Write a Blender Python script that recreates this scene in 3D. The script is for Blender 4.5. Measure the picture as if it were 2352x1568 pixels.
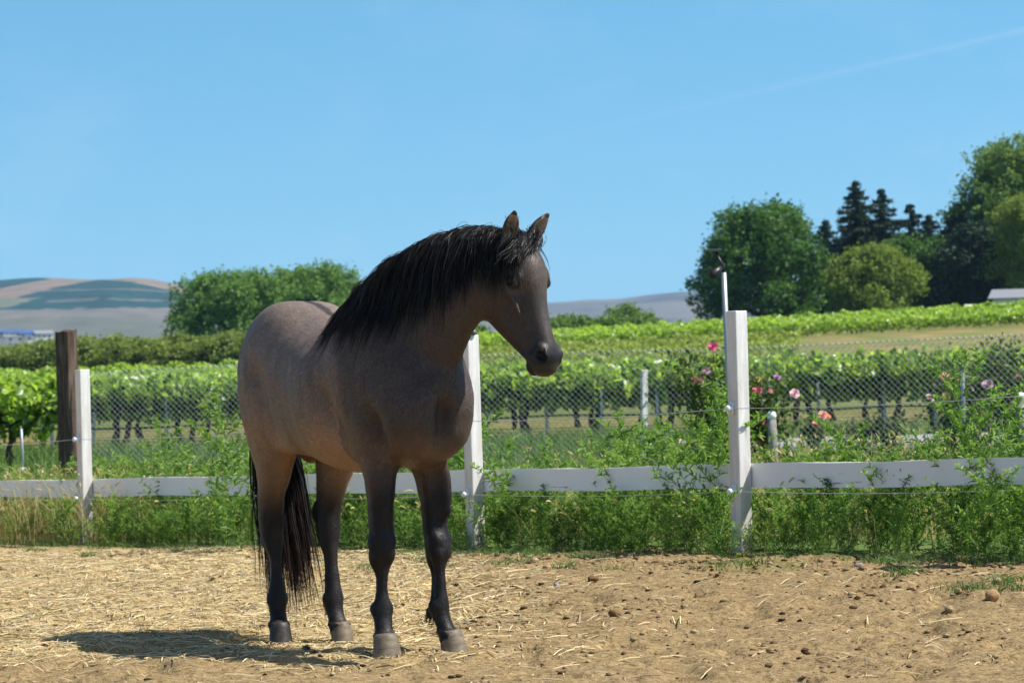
import bpy, bmesh, math, random
import numpy as np
from mathutils import Matrix, Vector

for o in list(bpy.data.objects):
    bpy.data.objects.remove(o)
scene = bpy.context.scene
COL = scene.collection

# ------------------------------------------------------------------ camera
CAM_H = 1.235
F_PX, IW, IH = 6500.0, 2352.0, 1568.0        # focal length in units of a 2352 px wide frame
ROLL, PITCH = math.radians(1.3), math.atan(56.0 / 6500.0)
cam_data = bpy.data.cameras.new('camera')
cam = bpy.data.objects.new('camera', cam_data)
COL.objects.link(cam)
cam_data.sensor_width = 36.0
cam_data.lens = 36.0 * F_PX / IW
cam_data.clip_start = 0.1
cam_data.clip_end = 30000.0
cam.matrix_world = (Matrix.Translation((0, 0, CAM_H)) @ Matrix.Rotation(math.pi / 2 + PITCH, 4, 'X')
                    @ Matrix.Rotation(-ROLL, 4, 'Z'))
cam_data.dof.use_dof = True
cam_data.dof.focus_distance = 12.3
cam_data.dof.aperture_fstop = 8.0
scene.camera = cam

# ------------------------------------------------------------------ sky, sun, exposure
SUN_EL, SUN_AZ = math.radians(54.5), math.radians(95.0)   # azimuth clockwise from +Y (the view direction)
world = bpy.data.worlds.new('World')
scene.world = world
world.use_nodes = True
wn, wl = world.node_tree.nodes, world.node_tree.links
wn.clear()
sky = wn.new('ShaderNodeTexSky')
sky.sky_type = 'NISHITA'
sky.sun_disc = False
sky.sun_elevation = SUN_EL
sky.sun_rotation = SUN_AZ
sky.altitude = 250.0
sky.air_density = 1.0
sky.dust_density = 0.6
sky.ozone_density = 1.6
# the air here is clear and deep blue right down to the hills: the sky is read a little higher than it stands
wtc = wn.new('ShaderNodeTexCoord')
wsep = wn.new('ShaderNodeSeparateXYZ'); wl.new(wtc.outputs['Generated'], wsep.inputs[0])
wz = wn.new('ShaderNodeMath'); wz.operation = 'MULTIPLY_ADD'; wz.inputs[1].default_value = 1.15; wz.inputs[2].default_value = 0.13
wab = wn.new('ShaderNodeMath'); wab.operation = 'MAXIMUM'; wab.inputs[1].default_value = 0.0; wl.new(wsep.outputs['Z'], wab.inputs[0])
wl.new(wab.outputs[0], wz.inputs[0])
wcom = wn.new('ShaderNodeCombineXYZ')
wl.new(wsep.outputs['X'], wcom.inputs['X']); wl.new(wsep.outputs['Y'], wcom.inputs['Y']); wl.new(wz.outputs[0], wcom.inputs['Z'])
wnorm = wn.new('ShaderNodeVectorMath'); wnorm.operation = 'NORMALIZE'; wl.new(wcom.outputs[0], wnorm.inputs[0])
wl.new(wnorm.outputs['Vector'], sky.inputs['Vector'])
wt = wn.new('ShaderNodeMix'); wt.data_type = 'RGBA'; wt.blend_type = 'MULTIPLY'; wt.inputs['Factor'].default_value = 1.0
wt.inputs['B'].default_value = (0.785, 1.265, 1.275, 1)
wtr = wn.new('ShaderNodeMapRange'); wtr.inputs['From Min'].default_value = 0.0; wtr.inputs['From Max'].default_value = 0.12; wl.new(wsep.outputs['Z'], wtr.inputs['Value'])
wtm = wn.new('ShaderNodeMix'); wtm.data_type = 'RGBA'; wtm.inputs['A'].default_value = (0.90, 1.24, 1.20, 1); wtm.inputs['B'].default_value = (0.735, 1.27, 1.30, 1)
wl.new(wtr.outputs[0], wtm.inputs['Factor']); wl.new(wtm.outputs['Result'], wt.inputs['B'])
wl.new(sky.outputs['Color'], wt.inputs['A'])
sky2 = wn.new('ShaderNodeTexSky')
sky2.sky_type = 'NISHITA'; sky2.sun_disc = False
for k_ in ('sun_elevation', 'sun_rotation', 'altitude', 'air_density', 'dust_density', 'ozone_density'):
    setattr(sky2, k_, getattr(sky, k_))
whr = wn.new('ShaderNodeMapRange'); whr.interpolation_type = 'SMOOTHSTEP'
whr.inputs['From Min'].default_value = 0.10; whr.inputs['From Max'].default_value = 0.42
wl.new(wsep.outputs['Z'], whr.inputs['Value'])
wup = wn.new('ShaderNodeMix'); wup.data_type = 'RGBA'
wl.new(whr.outputs[0], wup.inputs['Factor']); wl.new(wt.outputs['Result'], wup.inputs['A']); wl.new(sky2.outputs['Color'], wup.inputs['B'])
# thin high cirrus and one faded contrail
wmap = wn.new('ShaderNodeMapping'); wmap.inputs['Scale'].default_value = (4.0, 4.0, 7.0); wmap.inputs['Rotation'].default_value = (0.0, 0.5, 0.0)
wl.new(wtc.outputs['Generated'], wmap.inputs['Vector'])
wno = wn.new('ShaderNodeTexNoise'); wno.inputs['Scale'].default_value = 3.0; wno.inputs['Detail'].default_value = 6; wno.inputs['Roughness'].default_value = 0.6
wl.new(wmap.outputs['Vector'], wno.inputs['Vector'])
wcr = wn.new('ShaderNodeMapRange'); wcr.inputs['From Min'].default_value = 0.50; wcr.inputs['From Max'].default_value = 0.80; wcr.inputs['To Max'].default_value = 0.11
wl.new(wno.outputs['Fac'], wcr.inputs['Value'])
wdot = wn.new('ShaderNodeVectorMath'); wdot.operation = 'DOT_PRODUCT'; wdot.inputs[1].default_value = (-0.2025, -0.0747, 0.9764)
wl.new(wtc.outputs['Generated'], wdot.inputs[0])
wabs = wn.new('ShaderNodeMath'); wabs.operation = 'ABSOLUTE'; wl.new(wdot.outputs['Value'], wabs.inputs[0])
wln = wn.new('ShaderNodeMapRange'); wln.inputs['From Min'].default_value = 0.0; wln.inputs['From Max'].default_value = 0.0016; wln.inputs['To Min'].default_value = 0.09; wln.inputs['To Max'].default_value = 0.0
wl.new(wabs.outputs[0], wln.inputs['Value'])
wsum = wn.new('ShaderNodeMath'); wsum.operation = 'ADD'; wl.new(wcr.outputs[0], wsum.inputs[0]); 
wxr = wn.new('ShaderNodeMapRange'); wxr.inputs['From Min'].default_value = -0.03; wxr.inputs['From Max'].default_value = 0.15; wl.new(wsep.outputs['X'], wxr.inputs['Value'])
wxm = wn.new('ShaderNodeMath'); wxm.operation = 'MULTIPLY'; wl.new(wln.outputs[0], wxm.inputs[0]); wl.new(wxr.outputs[0], wxm.inputs[1])
wl.new(wxm.outputs[0], wsum.inputs[1])
wmx = wn.new('ShaderNodeMix'); wmx.data_type = 'RGBA'; wmx.inputs['B'].default_value = (7.0, 7.6, 8.2, 1)
wl.new(wsum.outputs[0], wmx.inputs['Factor']); wl.new(wup.outputs['Result'], wmx.inputs['A'])
bg = wn.new('ShaderNodeBackground')
bg.inputs['Strength'].default_value = 0.090
wo = wn.new('ShaderNodeOutputWorld')
wl.new(wmx.outputs['Result'], bg.inputs['Color'])
wl.new(bg.outputs['Background'], wo.inputs['Surface'])
sun_dir = Vector((math.sin(SUN_AZ) * math.cos(SUN_EL), math.cos(SUN_AZ) * math.cos(SUN_EL), math.sin(SUN_EL)))
sun_data = bpy.data.lights.new('sun', 'SUN')
sun_data.energy = 5.0
sun_data.angle = math.radians(0.53)
sun_data.color = (1.0, 0.955, 0.89)
sun = bpy.data.objects.new('sun', sun_data)
COL.objects.link(sun)
sun.rotation_euler = sun_dir.to_track_quat('Z', 'Y').to_euler()
sun.location = (30, 0, 40)
vs = scene.view_settings
vs.view_transform = 'Standard'
vs.look = 'None'
vs.gamma = 1.0
vs.use_curve_mapping = False
vs.exposure = 0.60
scene.cycles.use_denoising = True
scene.cycles.max_bounces = 7
scene.cycles.diffuse_bounces = 3
scene.cycles.glossy_bounces = 2
scene.cycles.transmission_bounces = 4
scene.cycles.volume_bounces = 0
scene.cycles.transparent_max_bounces = 8
# ------------------------------------------------------------------ the horse: signed-distance sculpt -> one mesh
def dense(tab, n=160):
    tab = np.array(tab, float)
    t = tab[:, 0]
    tt = np.linspace(t[0], t[-1], n)
    out = np.empty((n, tab.shape[1]))
    out[:, 0] = tt
    m = np.gradient(tab[:, 1:], t, axis=0)
    i = np.clip(np.searchsorted(t, tt, side='right') - 1, 0, len(t) - 2)
    h = (t[i + 1] - t[i])[:, None]
    s = ((tt - t[i]) / h[:, 0])[:, None]
    a, b = tab[i, 1:], tab[i + 1, 1:]
    out[:, 1:] = ((2*s**3 - 3*s**2 + 1) * a + (s**3 - 2*s**2 + s) * h * m[i] + (-2*s**3 + 3*s**2) * b + (s**3 - s**2) * h * m[i + 1])
    return out

class Sculpt:
    def __init__(self, lo, hi, vox):
        self.lo = np.array(lo, float); self.v = vox
        self.n = np.ceil((np.array(hi) - self.lo) / vox).astype(int)
        self.F = np.full(self.n, 0.5, np.float32)
    def block(self, blo, bhi):
        a = np.clip(np.floor((np.array(blo) - self.lo) / self.v).astype(int), 0, self.n)
        b = np.clip(np.ceil((np.array(bhi) - self.lo) / self.v).astype(int) + 1, 0, self.n)
        sl = tuple(slice(a[i], b[i]) for i in range(3))
        ax = [self.lo[i] + np.arange(a[i], b[i]) * self.v for i in range(3)]
        X, Y, Z = np.meshgrid(*ax, indexing='ij', sparse=True)
        return sl, X, Y, Z
    def merge(self, sl, d, k, sub=False):
        f = self.F[sl]
        d = d.astype(np.float32)
        if sub:
            d = -d
            h = np.maximum(k - np.abs(f - d), 0) / k
            self.F[sl] = np.maximum(f, d) + h * h * k * 0.25
        else:
            h = np.maximum(k - np.abs(f - d), 0) / k
            self.F[sl] = np.minimum(f, d) - h * h * k * 0.25
    def ell(self, c, r, axes=None, k=0.05, sub=False):
        c = np.array(c, float); r = np.array(r, float)
        A = np.eye(3) if axes is None else np.array(axes, float)
        A = A / np.linalg.norm(A, axis=1)[:, None]
        ext = np.sqrt(((A * r[:, None]) ** 2).sum(0)) + 2.2 * k + 0.03
        sl, X, Y, Z = self.block(c - ext, c + ext)
        X, Y, Z = X - c[0], Y - c[1], Z - c[2]
        q = 0; g = 0
        for i in range(3):
            w = X * A[i, 0] + Y * A[i, 1] + Z * A[i, 2]
            q = q + (w / r[i]) ** 2
            g = g + (w / r[i] ** 2) ** 2
        k0 = np.sqrt(q); k1 = np.sqrt(g) + 1e-6
        self.merge(sl, k0 * (k0 - 1) / k1, k, sub)
    def loft(self, tab, O, A, U, S, k=0.05, sub=False, twist=None):
        # tab rows: t, centre_up, centre_side, r_up, r_down, r_side, exponent
        D = dense(tab)
        O, A, U, S = [np.array(v, float) for v in (O, A, U, S)]
        pts = []
        for row in D[::6].tolist() + [D[-1].tolist()]:
            c = O + A * row[0] + U * row[1] + S * row[2]
            for su in (row[3], -row[4]):
                for ss in (row[5], -row[5]):
                    pts.append(c + U * su + S * ss)
        pts = np.array(pts)
        m = 1.8 * k + 0.04
        sl, X, Y, Z = self.block(pts.min(0) - m, pts.max(0) + m)
        X, Y, Z = X - O[0], Y - O[1], Z - O[2]
        t = X * A[0] + Y * A[1] + Z * A[2]
        tc = np.clip(t, D[0, 0], D[-1, 0])
        f = lambda j: np.interp(tc, D[:, 0], D[:, j])
        u = X * U[0] + Y * U[1] + Z * U[2]
        s = X * S[0] + Y * S[1] + Z * S[2]
        if twist is not None:
            w = np.clip((twist[1] - t) / (twist[1] - twist[0]), 0, 1) * twist[2]
            cw, sw = np.cos(w), np.sin(w)
            u, s = u * cw + s * sw, s * cw - u * sw
        u = u - f(1); s = s - f(2)
        ru = np.where(u > 0, f(3), f(4)); rs = f(5); n = f(6)
        au, as_ = np.abs(u) / ru, np.abs(s) / rs
        q = (au ** n + as_ ** n + 1e-9) ** (1 / n)
        rad = np.sqrt(u * u + s * s) + 1e-6
        d = rad * (1 - 1 / np.maximum(q, 1e-3))
        d = np.where(q < 0.3, -np.minimum(ru, rs) * (1 - q), d)
        cap = np.maximum(D[0, 0] - t, t - D[-1, 0])
        d = np.where(cap > 0, np.sqrt(np.maximum(d, 0) ** 2 + cap ** 2), np.maximum(d, cap))
        self.merge(sl, d, k, sub)
    def blur(self, lo, hi, it=1):
        a = np.clip(((np.array(lo) - self.lo) / self.v).astype(int), 1, self.n - 1)
        b = np.clip(((np.array(hi) - self.lo) / self.v).astype(int), 1, self.n - 1)
        sl = tuple(slice(a[i], b[i]) for i in range(3))
        for _ in range(it):
            g = self.F[sl]
            for ax in range(3):
                g = 0.5 * g + 0.25 * (np.roll(g, 1, ax) + np.roll(g, -1, ax))
            inner = tuple(slice(2, -2) for _ in range(3))
            self.F[sl][inner] = g[inner]
    def mesh(self):
        F = self.F; S = F < 0
        nx, ny, nz = F.shape
        c = np.zeros((nx - 1, ny - 1, nz - 1), np.int8)
        for i in (0, 1):
            for j in (0, 1):
                for k in (0, 1):
                    c += S[i:nx - 1 + i, j:ny - 1 + j, k:nz - 1 + k]
        act = (c > 0) & (c < 8)
        idx = np.argwhere(act)
        ids = np.full(act.shape, -1, np.int32)
        ids[act] = np.arange(len(idx))
        acc = np.zeros((len(idx), 3)); cnt = np.zeros(len(idx))
        corners = [(i, j, k) for i in (0, 1) for j in (0, 1) for k in (0, 1)]
        for a in corners:
            for ax in range(3):
                if a[ax] == 1: continue
                b = list(a); b[ax] = 1
                fa = F[idx[:, 0] + a[0], idx[:, 1] + a[1], idx[:, 2] + a[2]].astype(float)
                fb = F[idx[:, 0] + b[0], idx[:, 1] + b[1], idx[:, 2] + b[2]].astype(float)
                m = (fa < 0) != (fb < 0)
                s = fa[m] / (fa[m] - fb[m])
                p = np.tile(np.array(a, float), (m.sum(), 1)); p[:, ax] = s
                acc[m] += p; cnt[m] += 1
        V = self.lo + (idx + acc / cnt[:, None]) * self.v
        faces = []
        for ax in range(3):
            o1, o2 = [(1, 2), (2, 0), (0, 1)][ax]
            sa = [slice(1, -1)] * 3; sb = [slice(1, -1)] * 3
            sa[ax] = slice(0, -1); sb[ax] = slice(1, None)
            A, B = S[tuple(sa)], S[tuple(sb)]
            e = np.argwhere(A != B)
            flip = A[A != B]
            e2 = e.copy(); e2[:, o1] += 1; e2[:, o2] += 1     # grid coordinate of the edge start
            def cell(d1, d2):
                q = e2.copy(); q[:, o1] -= d1; q[:, o2] -= d2
                return ids[q[:, 0], q[:, 1], q[:, 2]]
            quad = np.stack([cell(1, 1), cell(0, 1), cell(0, 0), cell(1, 0)], 1)
            quad[~flip] = quad[~flip][:, ::-1]
            faces.append(quad)
        return V, np.concatenate(faces)

def unit(v):
    v = np.array(v, float); return v / np.linalg.norm(v)

# horse frame: x forward, y to the horse's left, z up
POLL = np.array([0.935, 0.215, 1.745])
HYAW, HPITCH = math.radians(13.0), math.radians(69.0)
h_f = np.array([math.cos(HYAW), math.sin(HYAW), 0])
H_A = h_f * math.cos(HPITCH) + np.array([0, 0, -math.sin(HPITCH)])       # poll -> muzzle
H_U = h_f * math.sin(HPITCH) + np.array([0, 0, math.cos(HPITCH)])        # out of the forehead
H_S = np.cross(H_U, H_A)                                                 # towards the horse's left
HSC = (0.95, 1.10, 1.04)                                                 # head proportions: length, depth, width
def hp(t, u, s):
    return POLL + H_A * t * HSC[0] + H_U * u * HSC[1] + H_S * s * HSC[2]

# hoof centre x, y, ground z and toe-out angle of each leg
LEGS = {'rf': (0.453, -0.154, 0.0, math.radians(-16)), 'lf': (0.512, 0.146, 0.0, math.radians(24)),
        'rh': (-0.586, -0.105, -0.02, math.radians(-18)), 'lh': (-0.380, 0.103, -0.02, math.radians(2))}

# neck centre line (crest/throat handled by radii)
NECK = [np.array(v) for v in ((0.26, 0.0, 1.22), (0.46, 0.005, 1.345), (0.62, 0.03, 1.475), (0.75, 0.085, 1.59), (0.855, 0.15, 1.665), (0.93, 0.20, 1.71))]
NECK_RU = [0.33, 0.335, 0.295, 0.235, 0.175, 0.12]     # towards the crest
NECK_RD = [0.34, 0.29, 0.225, 0.175, 0.145, 0.11]      # towards the throat
NECK_RS = [0.18, 0.145, 0.120, 0.105, 0.095, 0.085]
NA = unit([0.67, 0.16, 0.50])
NS = unit(np.cross([0, 0, 1.0], NA)); NU = np.cross(NA, NS)

def ear_frame(sd):
    base = hp(-0.005, 0.055, sd * 0.070)
    out = unit(H_S * sd)
    ax = unit(np.array([0, 0, 1.0]) + out * (0.06 if sd < 0 else 0.58) + h_f * (0.45 if sd < 0 else 0.25))
    opn = unit(h_f * 0.75 + out * (0.75 if sd < 0 else -0.10))       # the opening looks forward and out
    opn = unit(opn - ax * (opn @ ax))
    return base, ax, opn, np.cross(ax, opn)

def sculpt_horse(vox=0.0055):
    sc = Sculpt((-0.98, -0.46, -0.05), (1.36, 0.50, 2.02), vox)
    X, Y, Z = np.eye(3)
    # trunk: t, cz, cy, up, down, half width, exponent
    T = []
    for x, zt, zb, w, n in ((-0.79, 1.36, 1.02, 0.10, 2.0), (-0.73, 1.44, 0.98, 0.155, 2.1), (-0.63, 1.505, 0.95, 0.20, 2.2),
                            (-0.50, 1.545, 0.92, 0.225, 2.25), (-0.36, 1.535, 0.88, 0.24, 2.25), (-0.22, 1.485, 0.82, 0.265, 2.2),
                            (-0.05, 1.445, 0.785, 0.298, 2.15), (0.12, 1.44, 0.78, 0.285, 2.1), (0.27, 1.475, 0.795, 0.245, 2.0),
                            (0.40, 1.475, 0.81, 0.20, 2.0), (0.53, 1.34, 0.84, 0.175, 2.0), (0.62, 1.22, 0.89, 0.15, 2.0), (0.68, 1.13, 0.96, 0.11, 2.0)):
        c = zb + (zt - zb) * 0.52
        T.append((x, c, 0, zt - c, c - zb, w, n))
    sc.loft(T, (0, 0, 0), X, Z, Y, 0.05)
    # neck
    N = []
    for p, ru, rd, rs in zip(NECK, NECK_RU, NECK_RD, NECK_RS):
        q = p - NECK[0]
        N.append((q @ NA, q @ NU, q @ NS, ru, rd, rs, 2.0))
    sc.loft(N, NECK[0], NA, NU, NS, 0.20)
    # haunch, thigh and shoulder muscle
    for sd in (-1, 1):
        sc.ell((-0.53, sd * 0.12, 1.25), (0.24, 0.12, 0.27), k=0.12)
        sc.ell((-0.64, sd * 0.115, 1.08), (0.14, 0.11, 0.28), k=0.10)
        sc.ell((-0.34, sd * 0.17, 1.08), (0.16, 0.075, 0.22), k=0.10)
        sc.ell((0.42, sd * 0.108, 1.16), (0.18, 0.092, 0.30), axes=[(0.87, 0, 0.5), (0, 1, 0), (-0.5, 0, 0.87)], k=0.14)
        sc.ell((0.555, sd * 0.084, 1.06), (0.12, 0.074, 0.15), k=0.13)
        sc.ell((0.59, sd * 0.068, 0.965), (0.10, 0.07, 0.11), k=0.05)
        sc.ell((0.33, sd * 0.145, 0.98), (0.13, 0.08, 0.16), k=0.08)
    for sd in (-1, 1):
        sc.ell((-0.415, sd * 0.325, 1.02), (0.050, 0.080, 0.24), axes=[(0.95, 0, 0.3), (0, 1, 0), (-0.3, 0, 0.95)], k=0.10, sub=True)   # flank fold
        sc.ell((0.205, sd * 0.295, 1.00), (0.035, 0.070, 0.20), axes=[(0.9, 0, 0.4), (0, 1, 0), (-0.4, 0, 0.9)], k=0.06, sub=True)      # behind the shoulder
    sc.ell((0.725, 0, 0.99), (0.06, 0.020, 0.10), k=0.07, sub=True)                                                                    # between the breast muscles
    # legs
    for nm in ('rf', 'lf'):
        x, y, z0, yaw = LEGS[nm]; sd = -1 if y < 0 else 1
        U1 = np.array([math.cos(yaw), math.sin(yaw), 0]); S1 = np.array([-math.sin(yaw), math.cos(yaw), 0])
        fx, fy = x - 0.07 * U1[0], y - 0.07 * U1[1]
        rows = []
        for z, cx, f, b, w in ((0.03, 0.066, 0.050, 0.050, 0.053), (0.07, 0.056, 0.054, 0.050, 0.056), (0.105, 0.037, 0.041, 0.040, 0.042), (0.15, 0.014, 0.039, 0.042, 0.041),
                               (0.195, 0.004, 0.043, 0.046, 0.048), (0.24, 0.004, 0.037, 0.040, 0.037), (0.29, 0.005, 0.032, 0.037, 0.029), (0.35, 0.004, 0.035, 0.039, 0.033), (0.395, 0.0, 0.047, 0.047, 0.050),
                               (0.44, 0.008, 0.058, 0.050, 0.057), (0.495, 0.006, 0.057, 0.051, 0.057), (0.55, -0.003, 0.053, 0.052, 0.055), (0.63, -0.008, 0.061, 0.062, 0.057),
                               (0.74, -0.015, 0.075, 0.078, 0.066), (0.86, -0.02, 0.088, 0.10, 0.073), (0.96, -0.025, 0.10, 0.12, 0.075), (1.06, -0.02, 0.11, 0.12, 0.07)):
            tw = min(1, max(0, (z - 0.30) / 0.6))
            rows.append((z + z0 * (1 - tw), cx + (0.42 - fx) * tw, (sd * (0.135 if sd < 0 else 0.115) - fy) * tw, f - 0.0025, b - 0.0025, w - 0.003, 2.2))
        sc.loft(rows, (fx, fy, 0), Z, X, Y, 0.05, twist=(0.22, 0.42, yaw))
        sc.ell((fx - 0.048 * U1[0], fy - 0.048 * U1[1], 0.165 + z0), (0.014, 0.018, 0.026), k=0.03)
        sc.ell((fx - 0.048, fy, 0.47), (0.018, 0.028, 0.035), k=0.02)
    for nm in ('rh', 'lh'):
        x, y, z0, yaw = LEGS[nm]; sd = -1 if y < 0 else 1
        U1 = np.array([math.cos(yaw), math.sin(yaw), 0]); S1 = np.array([-math.sin(yaw), math.cos(yaw), 0])
        fx, fy = x - 0.07 * U1[0], y - 0.07 * U1[1]
        rows = []
        for z, cx, f, b, w in ((0.03, 0.066, 0.046, 0.046, 0.048), (0.07, 0.054, 0.048, 0.046, 0.051), (0.11, 0.033, 0.040, 0.040, 0.042), (0.15, 0.012, 0.040, 0.047, 0.043),
                               (0.20, 0.003, 0.044, 0.047, 0.048), (0.25, 0.0, 0.038, 0.044, 0.039), (0.31, -0.004, 0.034, 0.041, 0.034), (0.40, -0.012, 0.035, 0.043, 0.036), (0.47, -0.026, 0.048, 0.053, 0.050),
                               (0.53, -0.032, 0.060, 0.064, 0.058), (0.585, -0.035, 0.064, 0.072, 0.057), (0.64, -0.028, 0.070, 0.074, 0.058), (0.71, -0.005, 0.085, 0.086, 0.066),
                               (0.80, 0.025, 0.108, 0.110, 0.082), (0.90, 0.05, 0.14, 0.15, 0.096), (1.02, 0.055, 0.18, 0.19, 0.10), (1.16, 0.04, 0.21, 0.21, 0.10)):
            tw = min(1, max(0, (z - 0.50) / 0.5))
            if sd > 0: f += 0.022 * math.exp(-((z - 0.80) / 0.16) ** 2)
            rows.append((z + z0 * (1 - tw), cx + ((-0.585 if sd < 0 else -0.485) - fx) * tw, (sd * 0.14 - fy) * tw, f - 0.0025, b - 0.0025, w - 0.003, 2.2))
        sc.loft(rows, (fx, fy, 0), Z, X, Y, 0.05, twist=(0.22, 0.46, yaw))
        sc.ell((fx - 0.048 * U1[0], fy - 0.048 * U1[1], 0.165 + z0), (0.014, 0.018, 0.026), k=0.03)
        sc.ell((fx - 0.108 + ((-0.585 if sd < 0 else -0.515) - fx) * 0.12, fy, 0.575), (0.030, 0.026, 0.050), k=0.05)
    for nm, (lx, ly, lz, yaw) in LEGS.items():
        U1 = np.array([math.cos(yaw), math.sin(yaw), 0]); S1 = np.array([-math.sin(yaw), math.cos(yaw), 0]); fore = nm[1] == 'f'
        c_ = np.array([lx, ly, 0]) - U1 * 0.07
        for sd in (-1, 1):
            sc.ell(c_ - U1 * 0.010 + S1 * sd * (0.036 if fore else 0.041) + np.array([0, 0, 0.30]), (0.010, 0.010, 0.085), [U1, S1, (0, 0, 1)], k=0.018, sub=True)   # tendon groove
            sc.ell(c_ - U1 * 0.004 + S1 * sd * 0.036 + np.array([0, 0, 0.20 + lz]), (0.018, 0.011, 0.020), [U1, S1, (0, 0, 1)], k=0.02)                               # fetlock joint
        sc.ell(c_ + U1 * 0.0 + np.array([0, 0, 0.085 + lz]) + U1 * 0.048, (0.052, 0.052, 0.012), k=0.015)                                                            # coronet
        if fore:
            for sd in (-1, 1):
                sc.ell(c_ + U1 * 0.020 + S1 * sd * 0.040 + np.array([0, 0, 0.485]), (0.026, 0.018, 0.030), [U1, S1, (0, 0, 1)], k=0.02)
                sc.ell(c_ + U1 * 0.022 + S1 * sd * 0.036 + np.array([0, 0, 0.425]), (0.024, 0.018, 0.024), [U1, S1, (0, 0, 1)], k=0.02)
            sc.ell(c_ + S1 * 0.0 + U1 * 0.058 + np.array([0, 0, 0.70]), (0.022, 0.018, 0.11), [U1, S1, (0, 0, 1)], k=0.05)                                            # forearm extensor
    for sd in (-1, 1):
        sc.ell((0.50, sd * 0.212, 0.92), (0.026, 0.05, 0.12), k=0.07, sub=True)       # between upper arm and breast
    sc.blur((-0.97, -0.45, 0.62), (0.80, 0.45, 1.62), 7)
    # uneven flesh over the muscles
    ax_ = [sc.lo[i] + np.arange(sc.n[i]) * sc.v for i in range(3)]
    gx_, gy_, gz_ = np.meshgrid(*ax_, indexing='ij', sparse=True)
    sc.F += (0.0022 * np.sin(31 * gx_ + 9 * gz_) * np.sin(23 * gz_ - 11 * gx_ + 6 * gy_) + 0.0014 * np.sin(57 * gx_ - 30 * gz_ + 14 * gy_) * np.sin(41 * gz_ + 22 * gx_)).astype(np.float32)
    # head
    L0, L1, L2 = HSC
    HT = []
    for t, u1, u0, w, n in ((-0.05, 0.035, -0.07, 0.055, 2), (0.0, 0.065, -0.10, 0.078, 2), (0.06, 0.098, -0.135, 0.092, 2.1), (0.13, 0.113, -0.168, 0.098, 2.3), (0.20, 0.104, -0.208, 0.095, 2.4),
                            (0.27, 0.085, -0.203, 0.079, 2.3), (0.34, 0.071, -0.174, 0.065, 2.3), (0.41, 0.063, -0.138, 0.057, 2.3), (0.47, 0.060, -0.106, 0.054, 2.3), (0.53, 0.057, -0.072, 0.058, 2.3),
                            (0.575, 0.045, -0.058, 0.054, 2.2), (0.605, 0.018, -0.045, 0.042, 2.1)):
        c = (u1 + u0) / 2
        HT.append((t * L0, c * L1, 0, (u1 - c) * L1, (c - u0) * L1, w * L2, n))
    sc.loft(HT, POLL, H_A, H_U, H_S, 0.05)
    for sd in (-1, 1):
        hx = [H_A, H_U, H_S]
        sc.ell(hp(0.140, -0.115, sd * 0.058), (0.135, 0.140, 0.044), hx, k=0.035)    # cheek
        sc.ell(hp(0.080, -0.255, sd * 0.092), (0.130, 0.026, 0.052), [H_A + 0.15 * H_U, H_U - 0.15 * H_A, H_S], k=0.028, sub=True)   # groove between jaw and neck
        sc.ell(hp(0.085, -0.120, sd * 0.085), (0.060, 0.060, 0.020), hx, k=0.03)      # jaw muscle behind the eye
        sc.ell(hp(0.152, 0.056, sd * 0.088), (0.038, 0.016, 0.010), [H_A + 0.25 * H_U, H_U - 0.25 * H_A, H_S], k=0.028)   # brow bone
        sc.ell(hp(0.245, 0.004, sd * 0.084), (0.095, 0.012, 0.010), [H_A + 0.10 * H_U + 0.16 * sd * -H_S, H_U - 0.10 * H_A, H_S], k=0.024)   # facial crest
        sc.ell(hp(0.100, 0.055, sd * 0.112), (0.026, 0.018, 0.020), hx, k=0.02, sub=True)  # hollow over the eye
        sc.ell(hp(0.315, 0.045, sd * 0.086), (0.085, 0.020, 0.026), [H_A - 0.10 * H_U, H_U + 0.10 * H_A, H_S], k=0.022, sub=True)   # between nasal bone and crest
        sc.ell(hp(0.330, -0.040, sd * 0.088), (0.080, 0.035, 0.018), hx, k=0.03, sub=True)  # hollow of the cheek
        sc.ell(hp(0.185, 0.034, sd * 0.097), (0.037, 0.026, 0.025), hx, k=0.012)      # eyelids
        sc.ell(hp(0.186, 0.033, sd * 0.121), (0.027, 0.0165, 0.020), [H_A + 0.12 * H_U, H_U - 0.12 * H_A, H_S], k=0.004, sub=True)
        sc.ell(hp(0.168, 0.052, sd * 0.112), (0.024, 0.005, 0.010), [H_A - 0.35 * H_U, H_U + 0.35 * H_A, H_S], k=0.006, sub=True)   # fold over the lid
        sc.ell(hp(0.535, 0.026, sd * 0.046), (0.044, 0.032, 0.020), hx, k=0.018)      # nostril wing
        sc.ell(hp(0.550, 0.032, sd * 0.066), (0.032, 0.0185, 0.028), [H_A + 0.55 * H_U, H_U - 0.55 * H_A, H_S], k=0.005, sub=True)
        sc.ell(hp(0.525, 0.050, sd * 0.060), (0.016, 0.006, 0.014), [H_A - 0.5 * H_U, H_U + 0.5 * H_A, H_S], k=0.006, sub=True)
        sc.ell(hp(0.480, -0.012, sd * 0.062), (0.020, 0.030, 0.010), hx, k=0.02, sub=True)
        sc.ell(hp(0.580, -0.050, sd * 0.046), (0.060, 0.0050, 0.026), [H_A + 0.12 * H_U, H_U - 0.12 * H_A, H_S], k=0.004, sub=True)  # mouth
    sc.ell(hp(0.578, -0.008, 0), (0.042, 0.042, 0.044), [H_A, H_U, H_S], k=0.024)     # upper lip
    sc.ell(hp(0.552, -0.070, 0), (0.040, 0.024, 0.035), [H_A, H_U, H_S], k=0.010)     # lower lip and chin
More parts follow.
